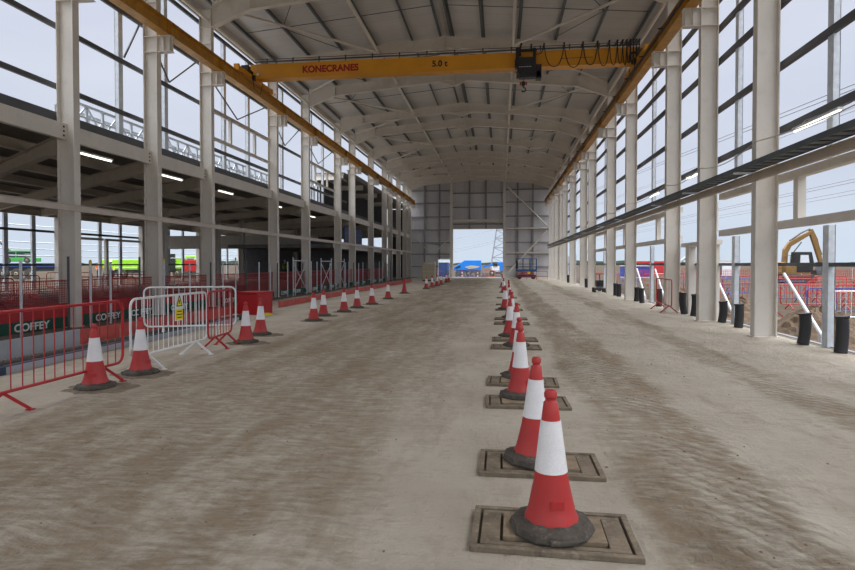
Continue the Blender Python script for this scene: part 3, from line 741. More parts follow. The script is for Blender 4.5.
# ------------------------------------------------------------------ cones
def make_cone(sleeve=True):
    o = empty('traffic_cone', '', 'traffic cone', (0,0,0), 0, None); o.scale = (1, 1, .968)
    m = MB()
    prof = [(.222, .0), (.228, .012), (.215, .045), (.150, .062), (.148, .07)]
    m.lathe(prof, 10, rot=math.pi/10)
    m.box((-.07, -.232, .012), (.07, -.2, .034)); m.box((-.07, .2, .012), (.07, .232, .034))
    m.build('rubber_base', M['rubber'], o, bevel=.006)
    m = MB()
    m.lathe([(.144, .06), (.142, .075), (.128, .10), (.115, .16), (.095, .26), (.083, .335), (.068, .46), (.050, .605), (.047, .63), (.038, .70), (.027, .712), (.027, .722), (.034, .730), (.035, .752), (.027, .768), (.010, .772)], 28)
    bd = m.build('cone_body', M['cone_red'], o, smooth=True)
    if sleeve:
        m = MB(); m.lathe([(.0875, .325), (.0865, .33), (.0535, .605), (.051, .605)], 28); m.build('reflective_sleeve', M['sleeve'], bd, smooth=True)
    m = MB(); a = 1.5*math.pi
    m.bar((-.035, -.113, .17), (.035, -.113, .17), .012, .045); m.build('moulded_panel', M['cone_red'], bd)
    return o
def place_cone(c, x, y, rz, label, group, tilt=0, z=0):
    c.location = (x, y, z); c.rotation_euler = (0, tilt, rz)
    c['label'] = label; c['group'] = group
proto = make_cone(); proto2 = make_cone(False)
right_cones = [(.272, 3.10), (.237, 4.17), (.21, 6.18), (.23, 7.25), (.27, 9.98), (.18, 11.3), (.26, 13.9), (.24, 15.2), (.13, 18.1), (.3, 20.4), (.33, 24.5), (.13, 29.2), (.08, 35.5)]
ZT = .032
for i, (x, y) in enumerate(right_cones):
    c = proto if i == 0 else copy_tree(proto)
    lab = ('nearest cone in the right-hand row, on a muddy floor plate' if i == 0 else '%s red and white cone from the camera in the right-hand row' % ORD[i])
    place_cone(c, x, y, .2+i*.31, lab, 'right-hand row of cones', (-.01, .03, 0, 0)[i % 4], ZT if i < 11 else 0)
left_cones = [(-4.70, 6.09), (-4.71, 6.95), (-4.64, 9.93), (-4.87, 11.09), (-4.72, 13.99), (-4.91, 15.37), (-4.70, 16.74), (-4.70, 18.31), (-4.58, 19.97), (-4.64, 23.19), (-4.71, 27.62), (-4.31, 32.9), (-4.23, 35.06), (-4.18, 37.33), (-4.17, 39.91), (-4.25, 44.49), (-4.29, 47.06)]
for i, (x, y) in enumerate(left_cones):
    c = copy_tree(proto) if i != 10 else proto2
    lab = '%s red and white cone from the camera in the left-hand row' % ORD[i]
    if i == 0: lab = 'red and white cone in front of the near red barrier'
    if i == 1: lab = 'red and white cone at the near end of the front white barrier'
    if i == 10: lab = 'plain red cone with no white sleeve in the left-hand row'
    place_cone(c, x, y, .5+i*1.1, lab, 'left-hand row of cones', (i % 3-1)*.01, .006)
# floor plates under the right-hand cones
def plate(x, y, rz, lab, lx=.85, ly=.5):
    o = empty('floor_plate', lab, 'floor plate', (x, y, 0), rz, 'muddy floor plates under the right-hand cones')
    h = .03; a, b = lx/2, ly/2
    m = MB(); t = .035
    m.box((-a, -b, 0), (a, -b+t, h)); m.box((-a, b-t, 0), (a, b, h)); m.box((-a, -b+t, 0), (-a+t, b-t, h)); m.box((a-t, -b+t, 0), (a, b-t, h))
    m.build('outer_frame', M['mud_plate'], o, bevel=.004)
    m = MB(); a2, b2 = a-.05, b-.05
    m.box((-a2, -b2, 0), (a2, -b2+t, h*.9)); m.box((-a2, b2-t, 0), (a2, b2, h*.9)); m.box((-a2, -b2+t, 0), (-a2+.10, b2-t, h*.9)); m.box((a2-.10, -b2+t, 0), (a2, b2-t, h*.9))
    m.build('inner_frame', M['mud_plate'], o, bevel=.004)
    m = MB(); m.box((-a+.035, -b+.035, 0), (a-.035, b-.035, .006)); m.build('recess', M['mud_dark'], o)
    m = MB(); m.box((-.26, -.12, .004), (.27, .16, h*1.08)); m.build('cover', M['timber'], o, bevel=.004)
    return o
rows = [(.275, 3.09), (.275, 4.13), (.27, 5.98), (.26, 7.02), (.26, 9.95), (.26, 10.95), (.26, 13.9), (.26, 15.1), (.25, 18.1), (.25, 20.4), (.25, 24.5)]
for i, (x, y) in enumerate(rows):
    plate(x, y, .02*((i % 3)-1), 'muddy rectangular floor plate under the right-hand cones, %s from the camera' % ORD[i])
# mud around the left-hand cones
for i, (x, y) in enumerate(left_cones[:11]):
    m = MB(); n = 26; ring = []
    rnd = random.Random(i)
    cs = [(0, 0, .013)]; vs = [(0, 0, .012)]
    for k in range(n):
        a = 2*math.pi*k/n; r = rnd.uniform(.75, 1.1); vs.append((.30*r*math.cos(a), .24*r*math.sin(a), .011)); 
    for k in range(n):
        a = 2*math.pi*k/n; r = rnd.uniform(.85, 1.15); vs.append((.40*r*math.cos(a), .31*r*math.sin(a), .0))
    fs = [(0, 1+k, 1+(k+1) % n) for k in range(n)]+[(1+k, 1+n+k, 1+n+(k+1) % n, 1+(k+1) % n) for k in range(n)]
    m.add(vs, fs)
    ptc = m.build('mud_patch', M['mud_plate'], loc=(x+.06, y, .001), smooth=True)
    tag(ptc, 'dried mud patch under the %s left-hand cone from the camera' % ORD[i], 'mud', 'mud patches under the left-hand cones', 'stuff')
# crumbs of mud along the wheel tracks
m = MB(); rnd = random.Random(3)
def clod(x, y, r):
    vs = []
    for k in range(6):
        a = 2*math.pi*k/6+rnd.random(); vs.append((x+r*rnd.uniform(.6, 1.2)*math.cos(a), y+r*rnd.uniform(.6, 1.2)*math.sin(a), 0))
    for k in range(6): q = vs[k]; vs.append((x+(q[0]-x)*.55, y+(q[1]-y)*.55, r*rnd.uniform(.35, .8)))
    m.add(vs, [(6,7,8,9,10,11)]+[(k, (k+1) % 6, 6+(k+1) % 6, 6+k) for k in range(6)])
for k in range(230):
    z = rnd.random()
    if z < .5: clod(1.3+rnd.gauss(0, .45), rnd.uniform(2.2, 12), rnd.uniform(.003, .012))
    elif z < .75: clod(rnd.uniform(-5, 5), rnd.uniform(2.2, 22), rnd.uniform(.004, .016))
    else: clod(-2.5+rnd.gauss(0, .9), rnd.uniform(2, 9), rnd.uniform(.004, .013))
tag(m.build('mud_crumbs', M['timber'], smooth=False), 'crumbs of dried mud scattered over the floor', 'mud', None, 'stuff')

# ------------------------------------------------------------------ pedestrian barriers
def rrect(L, z0, z1, r, n=5):
    pts = []
    for cx, cz, a0 in ((L-r, z0+r, -90), (L-r, z1-r, 0), (r, z1-r, 90), (r, z0+r, 180)):
        for k in range(n+1):
            a = math.radians(a0+90*k/n); pts.append((cx+r*math.cos(a), 0, cz+r*math.sin(a)))
    return pts
def barrier(x, y, rz, L, mat, label, group, nb=14, z0=.21, z1=.985, feet=(.35, .35), dx=.02, foot_mat=None, r=.017, rz_foot=0, bars=.006, spread=.24, z=0):
    o = empty('crowd_barrier', label, 'barrier', (x, y, z), rz, group)
    m = MB(); m.tube(rrect(L, z0, z1, .11), r, 8, closed=True); m.build('frame', mat, o, smooth=True)
    m = MB()
    for k in range(nb):
        xx = L*(k+1)/(nb+1); m.tube([(xx, 0, z0), (xx, 0, z1)], bars, 6)
    m.build('bars', mat, o)
    for xx in (feet[0], L-feet[1]):
        m = MB(); m.bar((xx, 0, z0), (xx+dx, -spread, .012), .028, .03); m.bar((xx, 0, z0), (xx-dx, spread, .012), .028, .03)
        m.box((xx+dx-.03, -spread-.03, 0), (xx+dx+.03, -spread+.03, .012)); m.box((xx-dx-.03, spread-.03, 0), (xx-dx+.03, spread+.03, .012))
        m.build('foot', mat if foot_mat is None else foot_mat, o)
    return o
H90 = math.pi/2
barrier(-4.75, 4.43, H90, 2.22, M['red_barrier'], 'red crowd barrier at the left edge, nearest the camera', 'crowd barriers at the left', 15, feet=(.46, .36), dx=.2, spread=.11)
wb = barrier(-4.83, 6.92, H90+.01, 2.0, M['white_barrier'], 'white crowd barrier with a yellow warning sign', 'crowd barriers at the left', 15)
barrier(-6.98, 10.42, math.atan2(.66, 1.75), 1.72, M['white_barrier'], 'white crowd barrier behind the one with the sign', 'crowd barriers at the left', 15)
barrier(-4.80, 8.86, H90+.1, 1.05, M['red_barrier'], 'short red crowd barrier beside the white barriers', 'crowd barriers at the left', 7, feet=(.3, .22), spread=.2)
barrier(4.93, 17.35, H90-.07, 2.25, M['red_barrier'], 'red crowd barrier standing by the right columns', 'crowd barriers at the right', 5, feet=(.35, .4), bars=.004)
# sign on the white barrier
sg = MB(); sg.box((1.0, .022, .60), (1.21, .030, 1.0)); sp_ = sg.build('warning_sign', M['white'], wb)
sp_.location = (0, -.055, 0)
q = MB(); q.box((1.01, .016, .61), (1.20, .022, .77)); q.prism([(1.105, .975), (1.03, .82), (1.18, .82)], 'y', .016, .022); yb_ = q.build('yellow_panel', M['sign_yellow'], sp_)
q = MB()
for k, wd in enumerate((.12, .15, .11)): q.box((1.105-wd/2, .012, .73-k*.045), (1.105+wd/2, .016, .743-k*.045))
q.box((1.099, .012, .85), (1.111, .016, .91)); q.box((1.085, .012, .885), (1.125, .016, .895)); q.bar((1.105, .014, .975), (1.03, .014, .82), .004, .012); q.bar((1.105, .014, .975), (1.18, .014, .82), .004, .012); q.bar((1.03, .014, .82), (1.18, .014, .82), .004, .012)
q.build('sign_marks', M['black_letter'], sp_)

# ------------------------------------------------------------------ fence with netting and banners on the left
FX = -9.87
spots = [10.85, 13.2, 14.55, 16.4, 19.6, 21.4, 22.9, 25.0, 26.7, 29.3, 30.8, 32.4, 35.2, 38.4, 40.2, 44.0, 46.0]
for i, (a, b) in enumerate(bays[:9]):
    a += .12; b -= .12
    o = empty('netting_fence', 'red netting fence panel along the left side, %s from the camera' % ORD[i], 'fence', (FX, a, 0), 0, 'red netting fence panels')
    m = MB(); m.box((-.003, 0, .3), (.003, b-a, 1.08)); m.build('netting', M['net'], o)
    m = MB(); m.tube([(0, 0, 1.08), (0, b-a, 1.08)], .012, 6); m.tube([(0, 0, .9), (0, b-a, .9)], .009, 6); m.build('top_rail', M['red_barrier'], o)
    o = empty('fence_banner', 'green banner strip with white letters at the foot of the netting, %s from the camera' % ORD[i], 'banner', (FX+.05, a, 0), 0, 'banners along the left fence')
    m = MB(); m.box((0, 0, .02), (.012, b-a, .26)); gb = m.build('green_strip', M['green_band'], o)
    if i < 3:
        m = MB(); m.box((0, 0, .26), (.012, b-a, .56)); m.build('upper_board', M['red_band'], o)
    for q in [q for q in spots if a+.4 < q < b-.4]:
        letters('white_lettering', 'COFFEY', .2, M['white_letter'], gb, (.015, q-a, .135), (H90, 0, H90), .001, .006, (.92, .17))
for i, (a, b, x) in enumerate(((6.6, 10.4, -7.52), (10.5, 14.6, -7.55), (14.9, 18.0, -7.75), (18.1, 24.0, -7.32), (24.1, 30, -7.3), (30.1, 37, -7.28), (37.1, 46, -7.26))):
    m = MB(); m.box((0, 0, 0), (.03, b-a, .27 if i < 2 else .21)); tag(m.build('kick_board', M['pink_board'], loc=(x, a, 0)), 'faded red kick board lying before the left fence, %s from the camera' % ORD[i], 'board', 'red kick boards')
y = 10.15; k = 0
while y < 50:
    tall = 1.45+random.uniform(0, .2)
    m = MB(); m.tube([(0, 0, 0), (0, 0, tall)], .026, 8); mt = M['rail'] if k % 3 == 1 else M['galv']
    o = m.build('fence_post', mt, smooth=True, loc=(-9.42, y, 0))
    if k in (2, 5, 9):
        q = MB(); q.lathe([(.03, 0), (.034, .03), (.03, .08), (.01, .1)], 10, c=(0, 0, tall-.03)); q.build('post_cap', M['sign_yellow'], o, smooth=True)
    tag(o, '%s tube post of the left netting fence, %s from the camera' % ('dark' if k % 3 == 1 else 'grey', ORD[k]), 'post', 'left fence posts')
    y += .75+.6*random.random() if y > 12.4 or k > 3 else (1.25 if k == 0 else .68); k += 1
# scaffold frames behind the far netting
for i, y in enumerate((24.6, 28.6, 31.2)):
    m = MB()
    for a in (0, 1.8): m.tube([(0, a, 0), (0, a, 1.75)], .024, 8)
    m.tube([(0, 0, 1.6), (0, 1.8, 1.6)], .024, 8); m.tube([(0, 0, .2), (0, 1.8, 1.5)], .02, 8); m.tube([(0, 1.8, .2), (0, 0, 1.5)], .02, 8)
    tag(m.build('scaffold_tower', M['galv'], smooth=True, loc=(-9.25, y, 0)), 'grey scaffold frame behind the left netting, %s from the camera' % ORD[i], 'scaffold', 'scaffold frames behind the netting')
# low boards and hose in front of the fence
m = MB(); m.box((0, 0, 0), (.03, 3.6, .30)); m.box((.03, 0, .0), (.05, 3.6, .03)); tag(m.build('grey_sheet', M['grey_sheet'], loc=(-7.42, 5.6, 0)), 'grey sheet standing against the near banner', 'sheet')
kb = empty('kerb_board', 'long low grey board lying in front of the left fence', 'board', (-6.42, 6.55, 0), math.radians(1.5))
m = MB(); m.box((-.08, .12, 0), (.0, 7.2, .10)); m.build('board', M['grey_sheet'], kb)
m = MB(); m.box((-.085, 0, .0), (.002, .12, .105)); m.box((-.085, .12, .10), (.002, 7.2, .112)); m.build('edge_strip', M['navy'], kb)
m = MB(); pts = []; rad = []
for k in range(260): u = k/259; pts.append((-6.72+.05*math.sin(u*7), 5.6+8.6*u, .075)); rad.append(.078 if k % 2 else .062)
m.tube(pts, rad, 10); tag(m.build('ridged_hose', M['rubber'], smooth=True), 'dark ridged hose lying along the grey board by the left fence', 'hose')
# red bin
o = empty('site_bin', 'red box with a lid beside the left row of cones', 'box', (-7.08, 15.75, 0), -.35)
m = MB(); m.box((-.40, -.30, .0), (.40, .30, .60)); m.build('body', M['red_barrier'], o, bevel=.02)
m = MB(); m.box((-.40, -.32, .60), (.40, .32, .66)); m.build('lid', M['red_barrier'], o, bevel=.015)
m = MB(); m.box((.39, -.2, 0), (.62, .05, .05)); m.build('yellow_foot', M['sign_yellow'], o)

# ------------------------------------------------------------------ cabin and scissor lift by the end wall
o = empty('beige_cabin', 'beige panelled box unit near the end wall', 'cabin', (-6.15, 48.6, 0), math.radians(4))
m = MB(); m.box((-.55, -1.0, .12), (.55, 1.0, 1.42)); m.build('body', M['beige'], o, bevel=.03)
m = MB(); m.prism([(-.62, 1.42), (.62, 1.42), (.5, 1.62), (-.4, 1.62)], 'y', -1.05, 1.05); m.build('lid', M['steel_grey'], o)
m = MB(); m.box((-.5, -1.012, .8), (.5, -1.0, .83)); m.box((-.5, -1.012, .45), (.5, -1.0, .47)); m.build('panel_joint', M['steel_grey'], o)
m = MB(); m.box((-.5, -.9, 0), (.5, .9, .12)); m.build('skid', M['rail'], o)
o = empty('scissor_lift', 'dark blue scissor lift parked by the end wall', 'scissor lift', (2.4, 55.4, 0))
m = MB(); m.box((-.98, -.4, .75), (.98, .4, .95)); m.build('platform', M['lift_blue'], o)
m = MB()
for z in (1.45, 1.95):
    for a, b in (((-.96, -.4), (.96, -.4)), ((-.96, .4), (.96, .4)), ((-.96, -.4), (-.96, .4)), ((.96, -.4), (.96, .4))): m.tube([(*a, z), (*b, z)], .03, 8)
for x in (-.96, -.3, .35, .96):
    for yy in (-.4, .4): m.tube([(x, yy, .95), (x, yy, 1.97)], .03, 8)
m.build('guard_rail', M['lift_blue'], o, smooth=True)
m = MB(); m.box((-1.0, -.5, 1.0), (-.8, -.4, 1.75)); m.build('control_box', M['black'], o)
m = MB()
for yy in (-.28, .28):
    for z in (.42, .56): m.bar((-.75, yy, z), (.75, yy, z+.14), .05, .07); m.bar((-.75, yy, z+.14), (.75, yy, z), .05, .07)
m.build('scissor_stack', M['pink_board'], o)
m = MB(); m.box((-.9, -.38, .18), (.9, .38, .42)); m.build('chassis', M['dark_blue'], o)
m = MB(); m.box((.1, -.395, .5), (.35, -.385, .72)); m.build('sticker', M['sign_yellow'], o)
for x in (-.65, .65):
    for yy in (-.36, .36):
        m = MB(); m.tube([(x, yy-.06, .19), (x, yy+.06, .19)], .19, 16); m.build('wheel', M['rubber'], o, smooth=True)
m = MB()
for a, b in (((-1.2, -.9), (1.6, -.9)),):
    for z in (.3, .75): m.tube([(*a, z), (*b, z)], .02, 6)
    for x in (-1.2, -.3, .6, 1.6): m.tube([(x, -.9, 0), (x, -.9, .78)], .02, 6)
tag(m.build('red_guard_rail', M['red_barrier'], loc=(2.7, 55.2, 0)), 'thin red guard rail in front of the scissor lift', 'guard rail')

# ------------------------------------------------------------------ vehicles and machines outside
def wheel(o, x, y, r, w=.3, hub=None):
    m = MB(); m.lathe([(r*.55, -w/2), (r*.94, -w/2), (r, -w/2+.04), (r, w/2-.04), (r*.94, w/2), (r*.55, w/2)], 20)
    wo = m.build('wheel', M['rubber'], o, smooth=True); wo.location = (x, y, r); wo.rotation_euler = (H90, 0, 0)
    m = MB(); m.lathe([(r*.54, -w/2+.03), (r*.2, -w/2-.02), (r*.2, w/2+.02), (r*.54, w/2-.03)], 16); m.build('hub', M[hub or 'beige'], wo, smooth=True)
G = -.35
# flatbed truck far left
o = empty('flatbed_truck', 'dark blue flatbed truck beyond the far left facade', 'truck', (-48.0, 51.5, -.02), PSI)
m = MB(); m.box((-5, -1.2, 1.15), (4.3, 1.2, 1.55)); m.build('flat_bed', M['dark_blue'], o)
m = MB(); m.box((-5, -.9, .75), (4.3, .9, 1.15)); m.build('chassis', M['rail'], o)
m = MB(); m.prism([(-5.1, .7), (-6.9, .7), (-6.9, 1.5), (-6.6, 2.2), (-5.1, 2.2)], 'y', -1.2, 1.2); cb = m.build('truck_cab', M['dark_blue'], o, bevel=.05)
m = MB(); m.box((-6.5, -1.22, 1.55), (-5.4, -1.19, 2.05)); m.build('side_window', M['glass'], cb)
for x in (-6.0, -2.0, -.7, .6, 1.9): wheel(o, x, -1.1, .52)
# green machine on the flatbed
o = empty('green_telehandler', 'green cabbed machine standing on the flatbed truck', 'telehandler', (-47.7, 51.55, 1.535), PSI)
m = MB(); m.box((-1.4, -.7, .15), (1.5, .7, .55)); m.build('chassis', M['green'], o, bevel=.04)
m = MB(); m.prism([(-1.2, .55), (.9, .55), (.6, 1.15), (-1.0, 1.15)], 'y', -.6, .6); m.build('cab_glass', M['glass'], o)
m = MB(); m.box((-1.1, -.65, 1.12), (.75, .65, 1.25)); m.box((-.2, -.63, .55), (-.1, .63, 1.15)); m.build('cab_roof', M['green'], o)
m = MB(); m.bar((-1.0, .3, .9), (-2.6, .3, 2.3), .16, .16); m.build('boom', M['rail'], o)
for x in (-.9, 1.0): wheel(o, x, -.65, .3, .2)
def lime_machine(loc, L, h0, h1, label, extra, rz=PSI):
    o = empty('dump_truck', label, 'dump truck', (*loc, -.02), rz, 'lime green trucks at the left')
    m = MB(); m.prism([(-L/2, h0), (L/2, h0), (L/2+.3, h1), (-L/2-.5, h1), (-L/2-.3, (h0+h1)/2)], 'y', -1.2, 1.2); m.build('body', M['lime'], o, bevel=.05)
    m = MB(); m.box((-L/2, -1.0, h0-.35), (L/2, 1.0, h0)); m.build('chassis', M['rail'], o)
    m = MB(); m.prism([(L/2+.35, h0-.3), (L/2+1.7, h0-.3), (L/2+1.7, h0+.6), (L/2+1.4, h1+.25), (L/2+.35, h1+.25)], 'y', -1.1, 1.1); cb = m.build('truck_cab', M['lime'], o, bevel=.05)
    m = MB(); m.box((L/2+.55, -1.12, h0+.35), (L/2+1.3, -1.09, h1+.05)); m.build('side_window', M['glass'], cb)
    if extra: 
        m = MB(); m.box((-.35, -1.35, h0-.2), (.45, -1.2, h1+.45)); m.build('exhaust_stack', M['black'], o)
    for x in (-L/2+.4, -L/2+1.7, L/2+.9): wheel(o, x, -1.05, .5)
    m = MB(); m.box((-L/2, -1.23, h0+.18), (L/2, -1.2, h0+.26)); m.build('side_stripe', M['white'], o)
    return o
lime_machine((-36.6, 52.0), 3.2, .9, 1.9, 'lime green tipper truck beyond the facade, behind the second left column', False)
lime_machine((-35.4, 58.6), 2.2, .95, 2.1, 'lime green tipper truck with a black stack beyond the facade', True)
o = empty('red_dumper', 'small red dumper between the left columns outside', 'dumper', (-31.6, 55.4, -.02), PSI)
m = MB(); m.prism([(-.6, .7), (.55, .7), (.75, 1.9), (-.7, 1.9)], 'y', -.7, .7); m.build('skip', M['red_barrier'], o, bevel=.04)
m = MB(); m.box((-.6, -.5, .4), (.6, .5, .7)); m.build('chassis', M['rail'], o)
for x in (-.45, .45): wheel(o, x, -.6, .38, .25)
# blue machine outside the end doorway
o = empty('blue_trailer_unit', 'bright blue slant nosed unit outside the end doorway', 'trailer', (-4.9, 84.5, G))
m = MB(); m.prism([(-1.95, .9), (2.0, .9), (2.0, 2.35), (-.4, 2.35), (-1.5, 1.6), (-1.95, 1.3)], 'y', -1.1, 1.1); bb = m.build('body', M['blue'], o, bevel=.05)
m = MB(); m.prism([(-1.85, 1.25), (-1.0, 1.65), (-1.0, 1.3), (-1.5, 1.1)], 'y', -1.12, -1.09); m.build('side_window', M['glass'], bb)
m = MB(); m.prism([(-.4, 1.35), (.6, 1.6), (1.9, 1.45), (1.4, 1.2), (.2, 1.1)], 'y', -1.13, -1.1); m.build('pale_decal', M['beige'], bb)
m = MB(); m.box((-1.6, -.9, .5), (2.0, .9, .9)); m.build('chassis', M['rail'], o)
for x in (-1.1, .2, 1.5): wheel(o, x, -1.0, .42)
o = empty('boom_lift', 'blue and white boom lift outside the end doorway', 'boom lift', (-.75, 86, G))
m = MB(); m.box((-.65, -.9, .6), (.55, .9, 1.45)); m.build('counterweight', M['white'], o, bevel=.06)
m = MB(); m.bar((-1.9, -.5, 1.35), (.6, -.5, 1.95), .3, .3); m.bar((.4, -.5, 1.9), (1.9, -.5, 1.6), .28, .28); m.build('boom', M['blue'], o)
m = MB(); m.box((.5, -.9, .8), (1.7, .9, 2.1)); m.build('turret', M['blue'], o, bevel=.05)
m = MB(); m.box((-.9, -.7, .35), (1.4, .7, .65)); m.build('chassis', M['rail'], o)
for x in (-.55, 1.05): wheel(o, x, -.9, .45, .35, 'white')
m = MB(); m.box((-.4, -1.0, 1.46), (.2, -.5, 1.9)); m.build('engine_box', M['black'], o)
for k in range(5):
    barrier(-6.3+k*1.35+(.3 if k > 2 else 0), 72+.4*(k % 2), .05*(k-2), 1.3, M['blue_barrier'] if k != 3 else M['red_barrier'], 'crowd barrier outside the end doorway, %s from the left' % ORD[k], 'barriers outside the end doorway', 6, z=G, feet=(.2, .2))
for k, x in enumerate((-4.6, -2.75)):
    m = MB(); m.tube([(0, 0, 0), (0, 0, 1.05)], .07, 10); m.box((-.16, -.16, 0), (.16, .16, .08)); o = m.build('marker_post', M['red_barrier'], loc=(x, 68, G), smooth=True)
    q = MB(); q.tube([(0, 0, .3), (0, 0, .5)], .075, 10); q.tube([(0, 0, .65), (0, 0, .85)], .075, 10); q.build('white_band', M['white'], o)
    tag(o, 'red and white marker post outside the end doorway, %s of the pair' % ('left', 'right')[k], 'post', 'marker posts outside the doorway')
o = empty('site_container', 'dark blue container seen through the small end doorway', 'container', (-8.4, 74, G))
m = MB(); m.box((-1.6, -1.2, .1), (1.6, 1.2, 2.0)); m.build('body', M['dark_blue'], o)
m = MB(); m.box((-1.6, -1.21, 2.0), (1.6, 1.2, 2.1)); m.build('roof', M['white'], o)
m = MB(); m.box((-1.5, -1.1, 0), (1.5, 1.1, .1)); m.build('skid', M['rail'], o)
barrier(-8.2, 66.0, .1, 1.6, M['red_barrier'], 'red crowd barrier just outside the small end doorway', 'barriers outside the end doorway', 6, z=G)
for k, (x, y, w_, h_) in enumerate(((-5.6, 79, 1.3, .75), (-3.6, 80, 1.6, .9), (-1.9, 79.5, 1.2, .7), (-.3, 80, 1.2, .95), (1.2, 79, 1.2, .8))):
    o = empty('pallet_stack', 'dark stack of pallets outside the end doorway, %s from the left' % ORD[k], 'pallets', (x, y, G), 0, 'pallet stacks outside the doorway')
    n_ = int(h_/.15)
    for q in range(n_):
        m = MB(); m.box((-w_/2, -.5, q*.15+.1), (w_/2, .5, q*.15+.135))
        for bx in (-w_/2, -.05, w_/2-.1): m.box((bx, -.5, q*.15), (bx+.1, .5, q*.15+.1))
        m.build('pallet', M['timber'] if k % 2 else M['rail'], o)
# pylon
o = empty('lattice_pylon', 'tall lattice power pylon seen through the end doorway', 'pylon', (1.0, 200, G))
def hw(z): return 4.6-(4.6-1.1)*min(1, z/24) if z < 24 else 1.1-.5*(z-24)/12
lv = [0, 4, 7.5, 10.7, 13.6, 16.2, 18.6, 21, 24, 28, 32, 36]
m = MB()
for sx in (-1, 1):
    for sy in (-1, 1):
        for a, b in zip(lv[:-1], lv[1:]): m.bar((sx*hw(a), sy*hw(a), a), (sx*hw(b), sy*hw(b), b), .2, .2)
m.build('legs', M['wire'], o)
m = MB()
for a, b in zip(lv[:-1], lv[1:]):
    A, B = hw(a), hw(b)
    for s in (-1, 1):
        m.bar((-A, s*A, a), (B, s*B, b), .1, .1); m.bar((A, s*A, a), (-B, s*B, b), .1, .1)
        m.bar((s*A, -A, a), (s*B, B, b), .1, .1); m.bar((s*A, A, a), (s*B, -B, b), .1, .1)
        m.bar((-B, s*B, b), (B, s*B, b), .13, .13)
m.build('lattice', M['wire'], o)
m = MB()
for z, w_ in ((24, 7), (29, 8), (34, 6)):
    for s in (-1, 1): m.bar((0, 0, z+.8), (s*w_, 0, z), .2, .2); m.bar((0, 0, z), (s*w_, 0, z), .2, .2)
m.build('cross_arms', M['wire'], o)
# overhead conductors
def wire(pts, r, label, grp='overhead power lines'):
    m = MB(); m.tube(pts, r, 5); return tag(m.build('power_line', M['wire'], smooth=True), label, 'power line', grp)
k = 0
for z0, z1, r in ((40.6, 55, .10), (39.4, 54, .10), (32.5, 43, .06), (31.6, 42, .06), (17.0, 20.5, .06), (16.4, 19.8, .06), (14.9, 18.4, .05), (14.2, 17.6, .05)):
    pts = []
    for q in range(13):
        u = q/12; y = 40+u*420; pts.append((60+.0*u, y, {0: 28, 1: 27.2, 2: 25.5, 3: 25, 4: 15.2, 5: 14.7, 6: 13.3, 7: 12.7}[k]+ (z1-{0: 28, 1: 27.2, 2: 25.5, 3: 25, 4: 15.2, 5: 14.7, 6: 13.3, 7: 12.7}[k])*u))
    wire(pts, r, 'thin power line in the sky beyond the right wall, %s from the top' % ORD[k]); k += 1
for k, (za, zb) in enumerate(((7.6, 14.5), (4.9, 10.6), (4.3, 9.9))):
    pts = [(-40+42*u, 150+50*u*1.0, za-3+(zb-za+3)*u-1.2*math.sin(math.pi*u)) for u in [q/10 for q in range(11)]]
    wire(pts, .05, 'thin power line seen through the end doorway, %s from the top' % ORD[k])

# excavator
o = empty('excavator', 'yellow excavator with raised boom outside the right wall', 'excavator', (27.75, 59, G), PSI)
m = MB()
for yy in (-1.0, 1.0):
    m.prism([(-1.7, .15), (-1.4, 0), (1.4, 0), (1.7, .15), (1.75, .5), (1.4, .8), (-1.4, .8), (-1.75, .5)], 'y', yy-.25, yy+.25)
m.build('tracks', M['rubber'], o, bevel=.04)
m = MB(); m.box((-1.7, -1.2, .9), (-.2, 1.2, 1.6)); m.box((-.2, -1.1, .9), (1.1, 1.2, 1.25)); m.prism([(-1.75, .95), (-1.2, .95), (-1.2, 2.0), (-1.6, 1.95)], 'y', -1.2, 1.2); m.build('upper_body', M['yellow'], o, bevel=.06)
m = MB(); m.prism([(-.3, 1.1), (1.3, 1.1), (1.4, 2.0), (1.2, 2.95), (-.2, 2.95)], 'y', -1.2, -.25); cb = m.build('cab', M['black'], o, bevel=.05)
m = MB(); m.prism([(.05, 1.75), (.95, 1.75), (.85, 2.65), (.1, 2.65)], 'y', -1.23, -1.19); m.box((1.0, -1.1, 1.5), (1.12, -.35, 2.6)); m.build('window_pane', M['galv'], cb)
m = MB(); m.prism([(-.95, 1.5), (-.5, 1.5), (-.4, 2.9), (-.1, 3.5), (1.8, 4.65), (1.95, 4.95), (1.7, 4.98), (-.3, 3.95), (-.8, 3.2)], 'y', -.2, .15); m.build('boom', M['yellow'], o, bevel=.04)
m = MB(); m.prism([(1.65, 5.15), (1.95, 5.2), (2.45, 4.2), (2.95, 2.1), (2.65, 1.9), (2.15, 3.4), (1.7, 4.7)], 'y', -.17, .12); m.build('dipper_arm', M['yellow'], o, bevel=.04)
m = MB(); m.tube([(-.2, -.05, 4.05), (.9, -.05, 4.8), (1.75, -.05, 5.2)], [.09, .09, .05], 8); m.tube([(-.2, -.25, 2.6), (.8, -.25, 3.9)], .06, 8); m.tube([(2.3, -.05, 4.3), (2.9, -.05, 2.7)], .07, 8); m.build('hydraulic_ram', M['rail'], o, smooth=True)
m = MB(); m.prism([(2.75, 2.0), (3.1, 2.1), (3.3, 1.3), (2.9, .7), (2.2, .8), (2.1, 1.2), (2.55, 1.15)], 'y', -.45, .45); m.build('bucket', M['rail'], o)
m = MB(); m.tube([(-1.5, -1.1, 2.0), (-1.5, -1.1, 2.6), (-.8, -1.1, 2.6), (-.8, -1.1, 1.8)], .03, 6); m.build('grab_rail', M['rail'], o)
o = empty('distant_digger', 'dark digger with a pale arched arm far outside behind the right columns', 'digger', (28, 84, G), PSI)
m = MB(); m.box((-1.0, -1, .3), (2.2, 1, 1.6)); m.build('body', M['rail'], o, bevel=.05)
m = MB(); m.box((.3, -.9, 1.6), (1.7, .9, 2.4)); m.build('cab', M['glass'], o)
